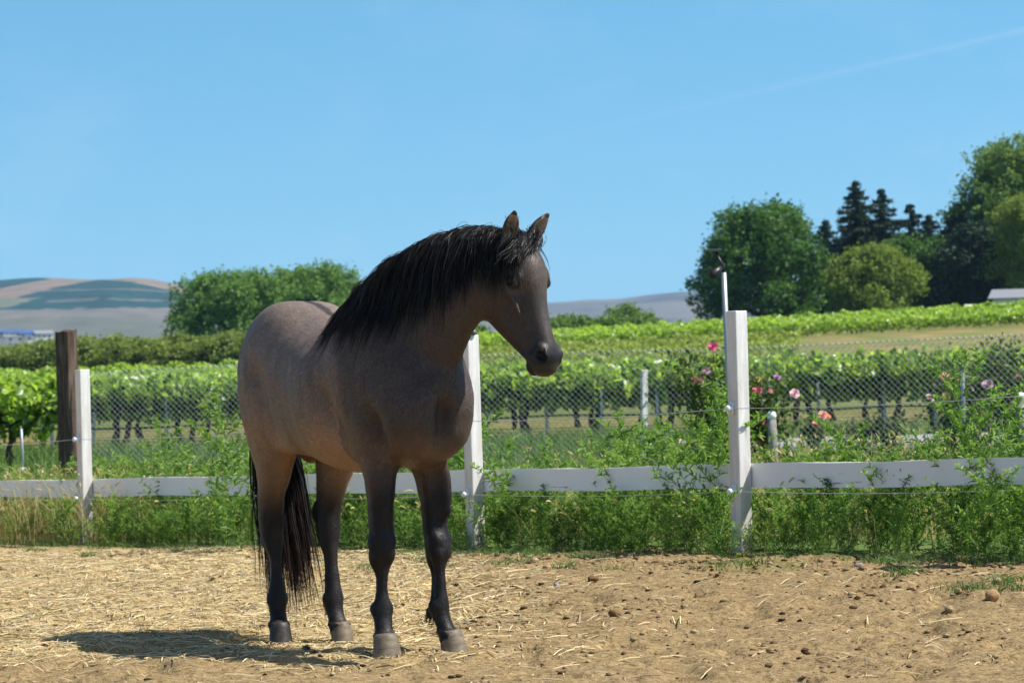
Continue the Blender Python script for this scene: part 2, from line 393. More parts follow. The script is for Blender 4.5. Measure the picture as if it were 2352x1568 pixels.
    # ears
    for sd in (-1, 1):
        base, ax, opn, sdv = ear_frame(sd)
        E = [(-0.02, 0, 0, 0.026, 0.026, 0.026, 2), (0.02, 0, 0, 0.027, 0.027, 0.030, 2), (0.05, 0.002, 0, 0.026, 0.026, 0.034, 2),
             (0.085, 0.006, 0, 0.019, 0.019, 0.028, 2), (0.115, 0.014, 0, 0.010, 0.010, 0.015, 2), (0.132, 0.020, 0, 0.005, 0.005, 0.006, 2)]
        sc.loft(E, base, ax, opn, sdv, 0.018)
        C = [(0.012, 0.024, 0, 0.012, 0.012, 0.010, 2), (0.04, 0.024, 0, 0.022, 0.022, 0.021, 2), (0.072, 0.026, 0, 0.020, 0.020, 0.021, 2), (0.098, 0.027, 0, 0.013, 0.013, 0.013, 2), (0.116, 0.028, 0, 0.006, 0.006, 0.006, 2)]
        sc.loft(C, base, ax, opn, sdv, 0.004, sub=True)
    return sc

HORSE_ORIGIN = (-0.691, 12.67, 0.0)
HORSE_ROT = math.radians(-90.0 + 33.4)
# ------------------------------------------------------------------ materials helpers
def new_mat(name, base=(0.5, 0.5, 0.5), rough=0.7, spec=0.3):
    m = bpy.data.materials.new(name)
    m.use_nodes = True
    b = m.node_tree.nodes['Principled BSDF']
    b.inputs['Base Color'].default_value = (*base, 1)
    b.inputs['Roughness'].default_value = rough
    b.inputs['Specular IOR Level'].default_value = spec
    return m, m.node_tree.nodes, m.node_tree.links, b

def noise_node(n, l, scale, detail=4, rough=0.55, vec=None, dist=0.0):
    t = n.new('ShaderNodeTexNoise')
    t.inputs['Scale'].default_value = scale
    t.inputs['Detail'].default_value = detail
    t.inputs['Roughness'].default_value = rough
    t.inputs['Distortion'].default_value = dist
    if vec is not None:
        l.new(vec, t.inputs['Vector'])
    return t

def ramp_node(n, l, fac, stops):
    r = n.new('ShaderNodeValToRGB')
    el = r.color_ramp.elements
    while len(el) < len(stops):
        el.new(0.5)
    for e, (p, c) in zip(el, stops):
        e.position = p
        e.color = (*c, 1)
    l.new(fac, r.inputs['Fac'])
    return r

def mix_node(n, l, a, b, fac, mode='MIX'):
    m = n.new('ShaderNodeMix')
    m.data_type = 'RGBA'
    m.blend_type = mode
    m.clamp_factor = True
    for sock, v in ((m.inputs['Factor'], fac), (m.inputs['A'], a), (m.inputs['B'], b)):
        if hasattr(v, 'links') or hasattr(v, 'is_output'):
            l.new(v, sock)
        elif isinstance(v, (int, float)):
            sock.default_value = v
        else:
            sock.default_value = (*v, 1)
    return m.outputs['Result']

def coords(n, kind='Object'):
    return n.new('ShaderNodeTexCoord').outputs[kind]

def add_bump(n, l, b, h, strength=0.3, dist=0.01):
    bp = n.new('ShaderNodeBump')
    bp.inputs['Strength'].default_value = strength
    bp.inputs['Distance'].default_value = dist
    l.new(h, bp.inputs['Height'])
    l.new(bp.outputs['Normal'], b.inputs['Normal'])
    return bp

def mesh_obj(name, V, F, mat=None, parent=None, smooth=False, loc=None):
    me = bpy.data.meshes.new(name)
    V = np.asarray(V, np.float32)
    if isinstance(F, np.ndarray):
        k = F.shape[1]
        me.vertices.add(len(V)); me.vertices.foreach_set('co', V.ravel())
        me.loops.add(F.size); me.loops.foreach_set('vertex_index', F.astype(np.int32).ravel())
        me.polygons.add(len(F))
        me.polygons.foreach_set('loop_start', np.arange(0, F.size, k, dtype=np.int32))
        me.polygons.foreach_set('loop_total', np.full(len(F), k, np.int32))
        me.update(calc_edges=True)
        me.validate()
    else:
        me.from_pydata(V.tolist(), [], F)
        me.update()
    if smooth:
        me.polygons.foreach_set('use_smooth', np.ones(len(me.polygons), bool))
    if mat is not None:
        me.materials.append(mat)
    o = bpy.data.objects.new(name, me)
    COL.objects.link(o)
    if parent is not None:
        o.parent = parent
    if loc is not None:
        o.location = loc
    return o

def empty(name, loc=(0, 0, 0), rz=0.0):
    o = bpy.data.objects.new(name, None)
    o.empty_display_size = 0.1
    COL.objects.link(o)
    o.location = loc
    o.rotation_euler = (0, 0, rz)
    return o

def tag(o, label=None, cat=None, group=None, kind=None):
    for k, v in (('label', label), ('category', cat), ('group', group), ('kind', kind)):
        if v is not None:
            o[k] = v
    return o

def copy_tree(o, parent=None):
    c = o.copy()
    COL.objects.link(c)
    c.parent = parent
    for ch in o.children:
        copy_tree(ch, c)
    return c

def color_attr(me, cols, name='Col'):
    a = me.color_attributes.new(name, 'FLOAT_COLOR', 'POINT')
    c = np.ones((len(me.vertices), 4), np.float32)
    c[:, :3] = cols
    a.data.foreach_set('color', c.ravel())

# ------------------------------------------------------------------ strands (mane, tail, straw, grass ...)
def ribbons(paths, widths, seed=0, side=None):
    """paths: (n, k, 3); widths: (n, k). Returns one V, F of flat tapering ribbons."""
    rng = np.random.default_rng(seed)
    P = np.asarray(paths, float)
    n, k, _ = P.shape
    T = np.gradient(P, axis=1)
    T /= np.linalg.norm(T, axis=2, keepdims=True) + 1e-9
    R = rng.normal(size=(n, 1, 3)) if side is None else np.asarray(side, float)
    B = np.cross(T, np.broadcast_to(R, T.shape))
    B /= np.linalg.norm(B, axis=2, keepdims=True) + 1e-9
    W = np.asarray(widths)[..., None] * 0.5
    V = np.stack([P - B * W, P + B * W], 2).reshape(-1, 3)
    base = (np.arange(n)[:, None] * k + np.arange(k - 1)[None]) * 2
    F = np.stack([base, base + 1, base + 3, base + 2], -1).reshape(-1, 4)
    return V, F

def sdf_at(sc, p):
    q = (p - sc.lo) / sc.v
    i = np.clip(q.astype(int), 1, sc.n - 3)
    f = q - i
    def g(a, b, c): return sc.F[i[:, 0] + a, i[:, 1] + b, i[:, 2] + c]
    x, y, z = f.T
    c00 = g(0,0,0)*(1-x) + g(1,0,0)*x; c10 = g(0,1,0)*(1-x) + g(1,1,0)*x
    c01 = g(0,0,1)*(1-x) + g(1,0,1)*x; c11 = g(0,1,1)*(1-x) + g(1,1,1)*x
    val = (c00*(1-y) + c10*y)*(1-z) + (c01*(1-y) + c11*y)*z
    gr = np.stack([g(1,0,0)-g(-1,0,0), g(0,1,0)-g(0,-1,0), g(0,0,1)-g(0,0,-1)], 1).astype(float)
    gr /= np.linalg.norm(gr, axis=1, keepdims=True) + 1e-6
    inside = np.all((q > 1) & (q < sc.n - 3), axis=1)
    return np.where(inside, val, 0.5), gr

def comb(sc, root, d0, pull, length, steps, off, rng, stiff=0.75, noise=0.10):
    """grow strands from root, bending towards pull, staying outside the body"""
    n = len(root)
    p = root.copy(); d = d0 / np.linalg.norm(d0, axis=1, keepdims=True)
    st = (length / steps)[:, None]
    out = [p.copy()]
    for s in range(steps):
        d = d * stiff + pull * (1 - stiff) + rng.normal(size=(n, 3)) * noise * (1 - stiff)
        d /= np.linalg.norm(d, axis=1, keepdims=True)
        p = p + d * st
        for _ in range(2):
            v, g = sdf_at(sc, p)
            push = np.maximum(off - v, 0)[:, None]
            p = p + g * np.minimum(push, 0.04)
        out.append(p.copy())
    return np.stack(out, 1)

def clumped(guides, per, spread, rng, lenvar=0.15):
    """surround every guide strand with hairs that draw together towards the tip"""
    g, k, _ = guides.shape
    w = np.linspace(1.0, 0.45, k)[None, None, :, None]
    offs = rng.normal(size=(g, per, 1, 3)) * spread
    wob = rng.normal(size=(g, per, k, 3)) * 0.0010
    P = guides[:, None] + offs * w + np.cumsum(wob, 2)
    P = P.reshape(g * per, k, 3)
    # random shortening
    cut = 1 - rng.random((g * per, 1)) * lenvar
    t = np.linspace(0, 1, k)[None] * cut
    ti = t * (k - 1); i0 = np.clip(ti.astype(int), 0, k - 2); f = (ti - i0)[..., None]
    r = np.arange(g * per)[:, None]
    return P[r, i0] * (1 - f) + P[r, i0 + 1] * f

def smoothstep(a, b, x):
    t = np.clip((x - a) / (b - a), 0, 1)
    return t * t * (3 - 2 * t)

def build_horse():
    rng = np.random.default_rng(11)
    sc = sculpt_horse(0.0055)
    V, F = sc.mesh()
    # ---- coat colour per vertex, own tones mixed with painted light
    x, y, z = V.T
    col = np.tile(np.array([0.086, 0.060, 0.048]), (len(V), 1))
    def blend(c, w):
        nonlocal col
        w = np.clip(w, 0, 1)[:, None]
        col = col * (1 - w) + np.array(c) * w
    wob = 0.06 * np.sin(7 * x + 3 * z) + 0.04 * np.sin(13 * y + 9 * x)
    barrel = smoothstep(0.30, 0.10, x + wob) * smoothstep(-0.95, -0.6, x)
    blend((0.215, 0.150, 0.114), barrel * 0.9)
    blend((0.225, 0.178, 0.148), smoothstep(1.18, 1.46, z + wob) * smoothstep(0.32, 0.1, x) * 0.8)           # back and croup lightened in colour for sun sheen
    blend((0.42, 0.245, 0.138), smoothstep(1.10, 0.82, z + wob) * smoothstep(-0.75, -0.4, x) * smoothstep(0.36, 0.16, x))   # warm belly, ground bounce painted into the colour
    blend((0.29, 0.165, 0.095), smoothstep(1.00, 0.86, z + wob) * (x <= -0.2) * 0.85)
    blend((0.165, 0.096, 0.060), smoothstep(1.02, 0.90, z + wob) * (x > 0.2) * 0.8)
    rel = V - POLL
    ht, hu, hs = rel @ H_A / HSC[0], rel @ H_U / HSC[1], rel @ H_S / HSC[2]
    head = smoothstep(-0.20, -0.06, hu) * smoothstep(-0.09, 0.02, ht) * (x > 0.75)
    blend((0.062, 0.043, 0.034), head * 0.85)
    blend((0.125, 0.098, 0.080), head * smoothstep(0.03, 0.09, hu) * smoothstep(0.36, 0.14, ht) * 0.8)  # sunlit forehead, painted as a lighter tone
    blend((0.075, 0.068, 0.064), head * smoothstep(0.03, 0.06, hu) * smoothstep(0.22, 0.34, ht) * smoothstep(0.52, 0.42, ht) * 0.6)  # lit nose ridge, painted the same way
    blend((0.085, 0.066, 0.055), head * np.exp(-((ht - 0.25) ** 2 / 0.07 ** 2 + (hu - 0.004) ** 2 / 0.016 ** 2)) * 0.8)  # highlight along the facial crest, painted in
    blend((0.020, 0.019, 0.020), head * smoothstep(0.40, 0.53, ht) * 0.92)
    blend((0.052, 0.042, 0.036), head * smoothstep(0.55, 0.60, ht) * smoothstep(-0.06, -0.02, hu) * 0.6)
    blend((0.007, 0.006, 0.006), head * smoothstep(1.6, 0.9, np.sqrt((ht - 0.552) ** 2 / 0.026 ** 2 + (hu - 0.030) ** 2 / 0.020 ** 2)))
    blend((0.105, 0.080, 0.066), head * smoothstep(3.0, 2.0, np.sqrt((ht - 0.180) ** 2 / 0.030 ** 2 + (hu - 0.036) ** 2 / 0.022 ** 2)) * (np.abs(hs) > 0.05) * 0.8)  # skin round the eye lightened in colour, like a lit brow
    blend((0.008, 0.007, 0.0065), head * smoothstep(1.7, 0.8, np.sqrt((ht - 0.185) ** 2 / 0.030 ** 2 + (hu - 0.034) ** 2 / 0.020 ** 2)) * (np.abs(hs) > 0.06))
    # dark points: legs, dorsal stripe
    fr = smoothstep(0.86, 0.62, z + 0.05 * np.sin(9 * x) + 0.03 * np.sin(23 * y)) * (x > 0)
    hd = smoothstep(0.80, 0.58, z + 0.03 * np.sin(17 * x + 5 * y)) * (x <= 0)
    blend((0.0085, 0.0075, 0.0085), np.maximum(fr, hd) * 0.97)
    inner = smoothstep(0.10, 0.05, np.abs(y)) * smoothstep(0.55, 0.80, z) * smoothstep(1.0, 0.9, z) * (np.abs(x) > 0.25)
    blend((0.17, 0.115, 0.08), inner * 0.35)
    blend((0.030, 0.024, 0.022), smoothstep(0.032, 0.012, np.abs(y)) * smoothstep(1.38, 1.42, z) * smoothstep(0.45, 0.3, x) * 0.9)
    # ears: dark rims and tips, pale fluff inside
    ear = (z > POLL[2] + 0.075)
    blend((0.050, 0.042, 0.038), ear * 0.8)
    for sd in (-1, 1):
        eb, ea, eo, es = ear_frame(sd)
        er = V - eb
        blend((0.34, 0.27, 0.20), (((er @ ea) > 0.018) & ((er @ ea) < 0.112) & ((er @ eo) > -0.004) & (np.abs(er @ es) < 0.019)) * 1.0)
    mat, n, l, b = new_mat('coat', rough=0.42, spec=0.30)
    at = n.new('ShaderNodeAttribute'); at.attribute_name = 'Col'
    tc = coords(n)
    mp = n.new('ShaderNodeMapping'); mp.inputs['Scale'].default_value = (1.0, 1.0, 0.35)
    l.new(tc, mp.inputs['Vector'])
    fine = noise_node(n, l, 170, 4, 0.65, mp.outputs['Vector'])
    mid = noise_node(n, l, 14, 5, 0.6, tc, 0.6)
    rf = ramp_node(n, l, fine.outputs['Fac'], [(0.28, (0.55, 0.55, 0.55)), (0.72, (1.40, 1.40, 1.40))])
    rm = ramp_node(n, l, mid.outputs['Fac'], [(0.25, (0.74, 0.74, 0.75)), (0.75, (1.22, 1.2, 1.18))])
    c1 = mix_node(n, l, at.outputs['Color'], rf.outputs['Color'], 1.0, 'MULTIPLY')
    c2 = mix_node(n, l, c1, rm.outputs['Color'], 1.0, 'MULTIPLY')
    dust = noise_node(n, l, 5, 6, 0.65, tc, 0.3)
    dr = ramp_node(n, l, dust.outputs['Fac'], [(0.52, (0, 0, 0)), (0.75, (0.22, 0.22, 0.22))])
    c3 = mix_node(n, l, c2, (0.14, 0.112, 0.088), dr.outputs['Color'])
    l.new(c3, b.inputs['Base Color'])
    rr = ramp_node(n, l, mid.outputs['Fac'], [(0.3, (0.42, 0.42, 0.42)), (0.7, (0.58, 0.58, 0.58))])
    l.new(rr.outputs['Color'], b.inputs['Roughness'])
    b.inputs['Sheen Weight'].default_value = 0.06
    b.inputs['Sheen Roughness'].default_value = 0.35
    b.inputs['Sheen Tint'].default_value = (0.75, 0.7, 0.68, 1)
    add_bump(n, l, b, fine.outputs['Fac'], 0.45, 0.003)
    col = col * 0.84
    root = empty('horse', HORSE_ORIGIN, HORSE_ROT)
    tag(root, 'dark grullo stallion with black mane and legs standing in the paddock', 'horse')
    body = mesh_obj('body', V, F, mat, root, smooth=True)
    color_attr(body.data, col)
    # short coat hair lying along the body
    nh = 150000
    iv = rng.integers(0, len(V), nh)
    R0 = V[iv] + rng.normal(size=(nh, 3)) * 0.003
    v_, g_ = sdf_at(sc, R0)
    R0 = R0 - g_ * v_[:, None]
    hx_, hz_ = R0[:, 0], R0[:, 2]
    leg_w = smoothstep(0.95, 0.70, hz_)[:, None]
    fl = np.array([-0.75, 0, -0.66]) * (1 - leg_w) + np.array([-0.05, 0, -1.0]) * leg_w
    hd_w = ((R0 - POLL) @ H_A > -0.02)[:, None] & (hx_ > 0.78)[:, None] & (hz_ > 1.0)[:, None]
    fl = np.where(hd_w, H_A * 0.9 - H_U * 0.25, fl)
    nk_w = (hx_ > 0.5)[:, None] & ~hd_w & (hz_ > 1.25)[:, None]
    fl = np.where(nk_w, np.array([-0.35, 0, -0.95]), fl)
    fl = fl + rng.normal(size=(nh, 3)) * 0.16
    fl = fl - g_ * np.sum(fl * g_, 1, keepdims=True)
    fl /= np.linalg.norm(fl, axis=1, keepdims=True) + 1e-6
    hl_ = (0.008 + 0.007 * rng.random((nh, 1))) * np.where(hd_w, 0.55, 1.0)
    rl_ = R0 - POLL
    hl_ = hl_ * np.where((hz_ > POLL[2] + 0.08)[:, None], 0.35, 1.0)
    hl_ = hl_ * np.where(hd_w[:, 0] & (rl_ @ H_A > 0.47 * HSC[0]), 0.35, 1.0)[:, None]
    kp = ~((hd_w[:, 0] & (rl_ @ H_A > 0.44 * HSC[0])) | (hz_ > POLL[2] + 0.07))
    R0, g_, fl, hl_, iv, hd_w = R0[kp], g_[kp], fl[kp], hl_[kp], iv[kp], hd_w[kp]; nh = len(R0)
    g_ = g_ * np.where(hd_w, 0.45, 1.0)
    P = np.stack([R0 - g_ * 0.001, R0 + fl * hl_ * 0.5 + g_ * 0.0018, R0 + fl * hl_ + g_ * 0.0018], 1)
    Vh, Fh = ribbons(P, np.tile([0.0016, 0.0013, 0.0003], (nh, 1)), 77, side=g_[:, None])
    chm, n, l, b = new_mat('coat_hair', rough=0.50, spec=0.28)
    ah = n.new('ShaderNodeAttribute'); ah.attribute_name = 'Col'; l.new(ah.outputs['Color'], b.inputs['Base Color'])
    ch = mesh_obj('coat_hair', Vh, Fh, chm, root, smooth=True)
    patch = 0.75 + 0.5 * rng.random((nh, 1))
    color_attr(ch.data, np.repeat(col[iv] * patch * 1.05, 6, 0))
    ch['kind'] = 'stuff'
    # ---- hooves
    hm, n, l, b = new_mat('hoof_horn', rough=0.55, spec=0.35)
    tc = coords(n)
    mp = n.new('ShaderNodeMapping'); mp.inputs['Scale'].default_value = (7, 7, 22); l.new(tc, mp.inputs['Vector'])
    nz = noise_node(n, l, 2.0, 4, 0.6, mp.outputs['Vector'])
    rp = ramp_node(n, l, nz.outputs['Fac'], [(0.30, (0.075, 0.058, 0.042)), (0.52, (0.165, 0.130, 0.088)), (0.72, (0.27, 0.21, 0.14))])
    l.new(rp.outputs['Color'], b.inputs['Base Color'])
    add_bump(n, l, b, nz.outputs['Fac'], 0.4, 0.004)
    hm2, n, l, b = new_mat('dark_hoof_horn', (0.028, 0.024, 0.022), 0.5, 0.35)
    nz = noise_node(n, l, 40, 4, 0.6, coords(n))
    rp = ramp_node(n, l, nz.outputs['Fac'], [(0.3, (0.018, 0.016, 0.015)), (0.7, (0.06, 0.05, 0.042))])
    l.new(rp.outputs['Color'], b.inputs['Base Color'])
    fm, n, l, b = new_mat('black_hair', (0.010, 0.0092, 0.0095), 0.38, 0.5)
    for nm, (lx, ly, lz, yaw) in LEGS.items():
        fore = nm in ('rf', 'lf')
        vs_, fs_ = [], []
        prof = ((0.090, -0.018, 0.90), (0.080, -0.014, 0.98), (0.064, -0.009, 1.03), (0.040, -0.003, 1.08), (0.018, 0.003, 1.13), (-0.004, 0.008, 1.17), (-0.03, 0.010, 1.17))
        ra, rb = (0.053, 0.054) if fore else (0.047, 0.047)
        m_ = 36
        for zz, cx, sc_ in prof:
            for q in range(m_):
                a = 2 * math.pi * q / m_
                ca, sa = math.cos(a), math.sin(a)
                back = 0.90 if ca < 0 else 1.0
                tilt = 0.010 * ca if zz > 0.05 else 0
                vs_.append((cx + ca * ra * sc_ * back, sa * rb * sc_ * (1 - 0.08 * max(0, -ca)), zz + tilt))
        for i in range(len(prof) - 1):
            for q in range(m_):
                q2 = (q + 1) % m_
                fs_.append((i * m_ + q, (i + 1) * m_ + q, (i + 1) * m_ + q2, i * m_ + q2))
        fs_.append(tuple(range(m_)))
        h = mesh_obj('hoof', vs_, fs_, hm if nm != 'rh' else hm2, root, smooth=True)
        h.location = (lx, ly, lz); h.rotation_euler = (0, 0, yaw)
        # the tuft behind the fetlock
        U1 = np.array([math.cos(yaw), math.sin(yaw), 0])
        c0 = np.array([lx, ly, lz])
        tt = np.linspace(0, 1, 5)[None, :, None]
        nb = 90
        r2 = c0 - U1 * 0.112 + rng.normal(size=(nb, 3)) * (0.007, 0.012, 0.018) + (0, 0, 0.165)
        d2 = (-U1 * 0.35 + np.array([0, 0, -1.0])) + rng.normal(size=(nb, 3)) * 0.14
        P = r2[:, None] + d2[:, None] * tt * (0.02 + 0.035 * rng.random((nb, 1, 1)))
        Vh, Fh = ribbons(P, np.tile(np.array([0.002, 0.002, 0.0018, 0.0012, 0.0004]), (nb, 1)), 5)
        mesh_obj('fetlock_hair', Vh, Fh, fm, root)
    # ---- eyes
    em, n, l, b = new_mat('eye', (0.003, 0.0025, 0.0025), 0.08, 0.25)
    for sd in (-1, 1):
        bm = bmesh.new()
        bmesh.ops.create_uvsphere(bm, u_segments=20, v_segments=14, radius=0.0235)
        me = bpy.data.meshes.new('eye'); bm.to_mesh(me); bm.free()
        me.polygons.foreach_set('use_smooth', [True] * len(me.polygons)); me.materials.append(em)
        o = bpy.data.objects.new('eye', me); COL.objects.link(o); o.parent = root
        o.location = hp(0.186, 0.033, sd * 0.095)
    # ---- hair
    hairm, n, l, b = new_mat('mane_hair', (0.0095, 0.009, 0.0095), 0.50, 0.22)
    oi = n.new('ShaderNodeAttribute'); oi.attribute_name = 'Col'
    l.new(oi.outputs['Color'], b.inputs['Base Color'])
    def hair_obj(name, P, wid, seed, tipcol=None, tipstart=0.6):
        nS, k, _ = P.shape
        W = np.tile(np.interp(np.linspace(0, 1, k), [0, 0.5, 0.85, 1], [1, 0.95, 0.6, 0.12]), (nS, 1)) * wid * (0.6 + 0.8 * np.random.default_rng(seed).random((nS, 1)))
        Vh, Fh = ribbons(P, W, seed)
        o = mesh_obj(name, Vh, Fh, hairm, root, smooth=True)
        r_ = np.random.default_rng(seed + 1)
        c = np.array([0.0095, 0.009, 0.0096])[None] * (0.6 + 0.9 * r_.random((nS, 1)))
        brown = r_.random((nS, 1)) < 0.035
        c = np.where(brown, np.array([[0.045, 0.030, 0.022]]), c)
        c = np.repeat(c[:, None], k, 1)
        if tipcol is not None:
            w = smoothstep(tipstart, 1.0, np.linspace(0, 1, k))[None, :, None] * (0.3 + 0.7 * r_.random((nS, 1, 1)))
            c = c * (1 - w) + np.array(tipcol) * w
        color_attr(o.data, np.repeat(c.reshape(-1, 3), 2, 0))
        return o
    # mane
    D = dense([(i, *NECK[i], NECK_RU[i]) for i in range(len(NECK))], 200)
    ng = 1150
    u = rng.random(ng) ** 0.9
    ti = 0.35 + u * 4.62
    ctr = np.stack([np.interp(ti, D[:, 0], D[:, j]) for j in (1, 2, 3)], 1)
    ru = np.interp(ti, D[:, 0], D[:, 4])
    rootp = ctr + NU * (ru * 0.99)[:, None] + NS * (rng.normal(size=ng) * 0.018 + 0.004)[:, None]
    # the last hair springs between the ears
    ne = 240
    ex = np.array([hp(a_, 0.02 + 0.06 * (a_ + 0.10) / 0.10, s_) for a_, s_ in zip(rng.uniform(-0.15, 0.0, ne), rng.normal(size=ne) * 0.024)])
    rootp = np.concatenate([rootp, ex]); ti = np.concatenate([ti, np.full(ne, 4.9)]); ng += ne
    v, g = sdf_at(sc, rootp)
    for _ in range(4):
        v, g = sdf_at(sc, rootp); rootp = rootp - g * (v - 0.002)[:, None]
    d0 = NU * 0.30 - NS * 0.95 + rng.normal(size=(ng, 3)) * 0.15
    back = np.interp(ti, [0, 1.5, 3.5, 5], [-0.55, -0.32, -0.10, 0.0])
    pull = np.stack([back, np.full(ng, -0.10), np.full(ng, -1.0)], 1) + rng.normal(size=(ng, 3)) * (0.10, 0.04, 0.05)
    pull /= np.linalg.norm(pull, axis=1, keepdims=True)
    ln = np.interp(ti, [0, 0.8, 2, 3.5, 4.6, 5], [0.30, 0.44, 0.58, 0.54, 0.42, 0.32]) * (0.55 + 0.5 * rng.random(ng))
    off = 0.002 + 0.016 * rng.random(ng) ** 1.8
    G = comb(sc, rootp, d0, pull, ln, 18, off, rng, 0.66, 0.28)
    P = clumped(G, 9, 0.0075, rng, 0.55)
    hair_obj('mane', P, 0.0024, 21)
    # stray flyaways on the crest
    ns = 34
    ti2 = 1.5 + rng.random(ns) * 3.4
    c2 = np.stack([np.interp(ti2, D[:, 0], D[:, j]) for j in (1, 2, 3)], 1) + NU * np.interp(ti2, D[:, 0], D[:, 4])[:, None]
    rf_ = c2 + NS * (rng.normal(size=ns) * 0.02)[:, None]
    for _ in range(4):
        v, g = sdf_at(sc, rf_); rf_ = rf_ - g * (v - 0.002)[:, None]
    Gf = comb(sc, rf_, NU * 0.9 - NS * 0.4 + rng.normal(size=(ns, 3)) * 0.5, np.tile([-0.25, -0.25, -0.9], (ns, 1)), 0.05 + 0.08 * rng.random(ns), 14, 0.012 + 0.02 * rng.random(ns), rng, 0.80, 0.5)
    hair_obj('stray_hair', Gf, 0.0018, 51)
    # forelock
    nf = 260
    rt = np.array([hp(a_, 0.075, s_) for a_, s_ in zip(rng.normal(size=nf) * 0.018 - 0.015, rng.normal(size=nf) * 0.030 + 0.012)])
    for _ in range(4):
        v, g = sdf_at(sc, rt); rt = rt - g * (v - 0.004)[:, None]
    d0 = H_U * 0.8 + H_A * 0.6 - H_S * 0.2 + rng.normal(size=(nf, 3)) * 0.25
    pull = H_A * 0.62 - H_S * (0.62 + 0.30 * rng.random((nf, 1))) - H_U * 0.15 + rng.normal(size=(nf, 3)) * 0.12
    pull /= np.linalg.norm(pull, axis=1, keepdims=True)
    G = comb(sc, rt, d0, pull, 0.11 + 0.10 * rng.random(nf), 12, 0.004 + 0.016 * rng.random(nf), rng, 0.62, 0.2)
    P = clumped(G, 10, 0.006, rng, 0.5)
    hair_obj('forelock', P, 0.0024, 31)
    # tail
    nt = 400
    rt = np.array([-0.785, 0, 1.36]) + rng.normal(size=(nt, 3)) * (0.012, 0.022, 0.045)
    d0 = np.tile([-0.6, 0, -0.6], (nt, 1)) + rng.normal(size=(nt, 3)) * 0.2
    px = np.clip(rng.normal(size=(nt, 1)), -1.5, 1.5) * 0.045; py = 0.080 + np.clip(rng.normal(size=(nt, 1)), -1.5, 1.5) * 0.046
    pull = np.concatenate([px + 0.060, py, -np.ones((nt, 1))], 1)
    ln = 1.32 - 0.55 * rng.random(nt) ** 1.8
    G = comb(sc, rt, d0, pull, ln, 18, np.full(nt, 0.006), rng, 0.6, 0.12)
    P = clumped(G, 12, 0.011, rng, 0.30)
    hair_obj('tail', P, 0.0036, 41, (0.050, 0.020, 0.012), 0.70)
    # chin whiskers left out; pale hair inside the ears
    fl, n, l, b = new_mat('ear_fluff', (0.34, 0.29, 0.23), 0.8, 0.2)
    for sd in (-1, 1):
        base, ax, opn, sdv = ear_frame(sd)
        m_ = 150
        t_ = 0.012 + 0.085 * rng.random(m_)
        rt = base + ax * t_[:, None] + opn * 0.002 + sdv * (rng.normal(size=m_) * 0.008)[:, None]
        dd = opn * 1.0 + ax * 0.9 + sdv * (rng.normal(size=m_) * 0.5)[:, None]
        tt = np.linspace(0, 1, 4)[None, :, None]
        P = rt[:, None] + dd[:, None] * tt * (0.012 + 0.010 * rng.random((m_, 1, 1)))
        Vh, Fh = ribbons(P, np.tile([0.003, 0.003, 0.002, 0.001], (m_, 1)), 3)
        mesh_obj('ear_hair', Vh, Fh, fl, root)
    return root
# ------------------------------------------------------------------ terrain
_NT = {}
def vnoise(x, y, freq, seed):
    N = 256
    if seed not in _NT: _NT[seed] = np.random.default_rng(seed).random((N, N))
    tab = _NT[seed]
    fx, fy = x * freq, y * freq
    i, j = np.floor(fx).astype(int), np.floor(fy).astype(int)
    u, v = fx - i, fy - j
    u = u * u * (3 - 2 * u); v = v * v * (3 - 2 * v)
    a = tab[i % N, j % N] * (1 - u) + tab[(i + 1) % N, j % N] * u
    b = tab[i % N, (j + 1) % N] * (1 - u) + tab[(i + 1) % N, (j + 1) % N] * u
    return a * (1 - v) + b * v - 0.5

def fbm(x, y, freq, seed, octaves=4, gain=0.5):
    t, amp = 0, 1.0
    for o in range(octaves):
        t = t + vnoise(x + 3.7 * o, y - 5.1 * o, freq * 2 ** o, seed + o) * amp
        amp *= gain
    return t

FM = np.array([-0.265, 18.6])                 # the white post in the middle of the picture
FD = np.array([1.574, -2.16])                 # one span of the white fence, towards the right
FU = FD / np.linalg.norm(FD)                  # along the fence
FN = np.array([-FU[1], FU[0]])                # away from the paddock
if FN[1] < 0: FN = -FN

def base_height(x, y):
    x = np.asarray(x, float); y = np.asarray(y, float)
    s = (x - FM[0]) * FU[0] + (y - FM[1]) * FU[1]
    p = (x - FM[0]) * FN[0] + (y - FM[1]) * FN[1]
    w = np.where(p < 0, smoothstep(-3.6, -0.3, p), smoothstep(9.0, 0.5, p))
    h = (0.034 + np.clip(s, -9, 9) * 0.0300) * w
    # a shallow dip where the horse's hind feet stand
    h = h - 0.020 * np.exp(-(((x + 0.95) / 0.55) ** 2 + ((y - 13.1) / 0.45) ** 2) ** 2)
    # land beyond the near vineyard climbs, more on the right
    r = np.clip((y - 58) / 142.0, 0, None) ** 1.9
    far = np.minimum(r, 1.25) * (2.3 + 0.030 * np.clip(x, -60, 80))
    h = h + far * smoothstep(0, 0.12, r) - smoothstep(300, 1500, y) * 10.0
    h = h + 0.0042 * np.clip(x, -20, 20) * smoothstep(26, 40, y) * smoothstep(90, 60, y)
    return h

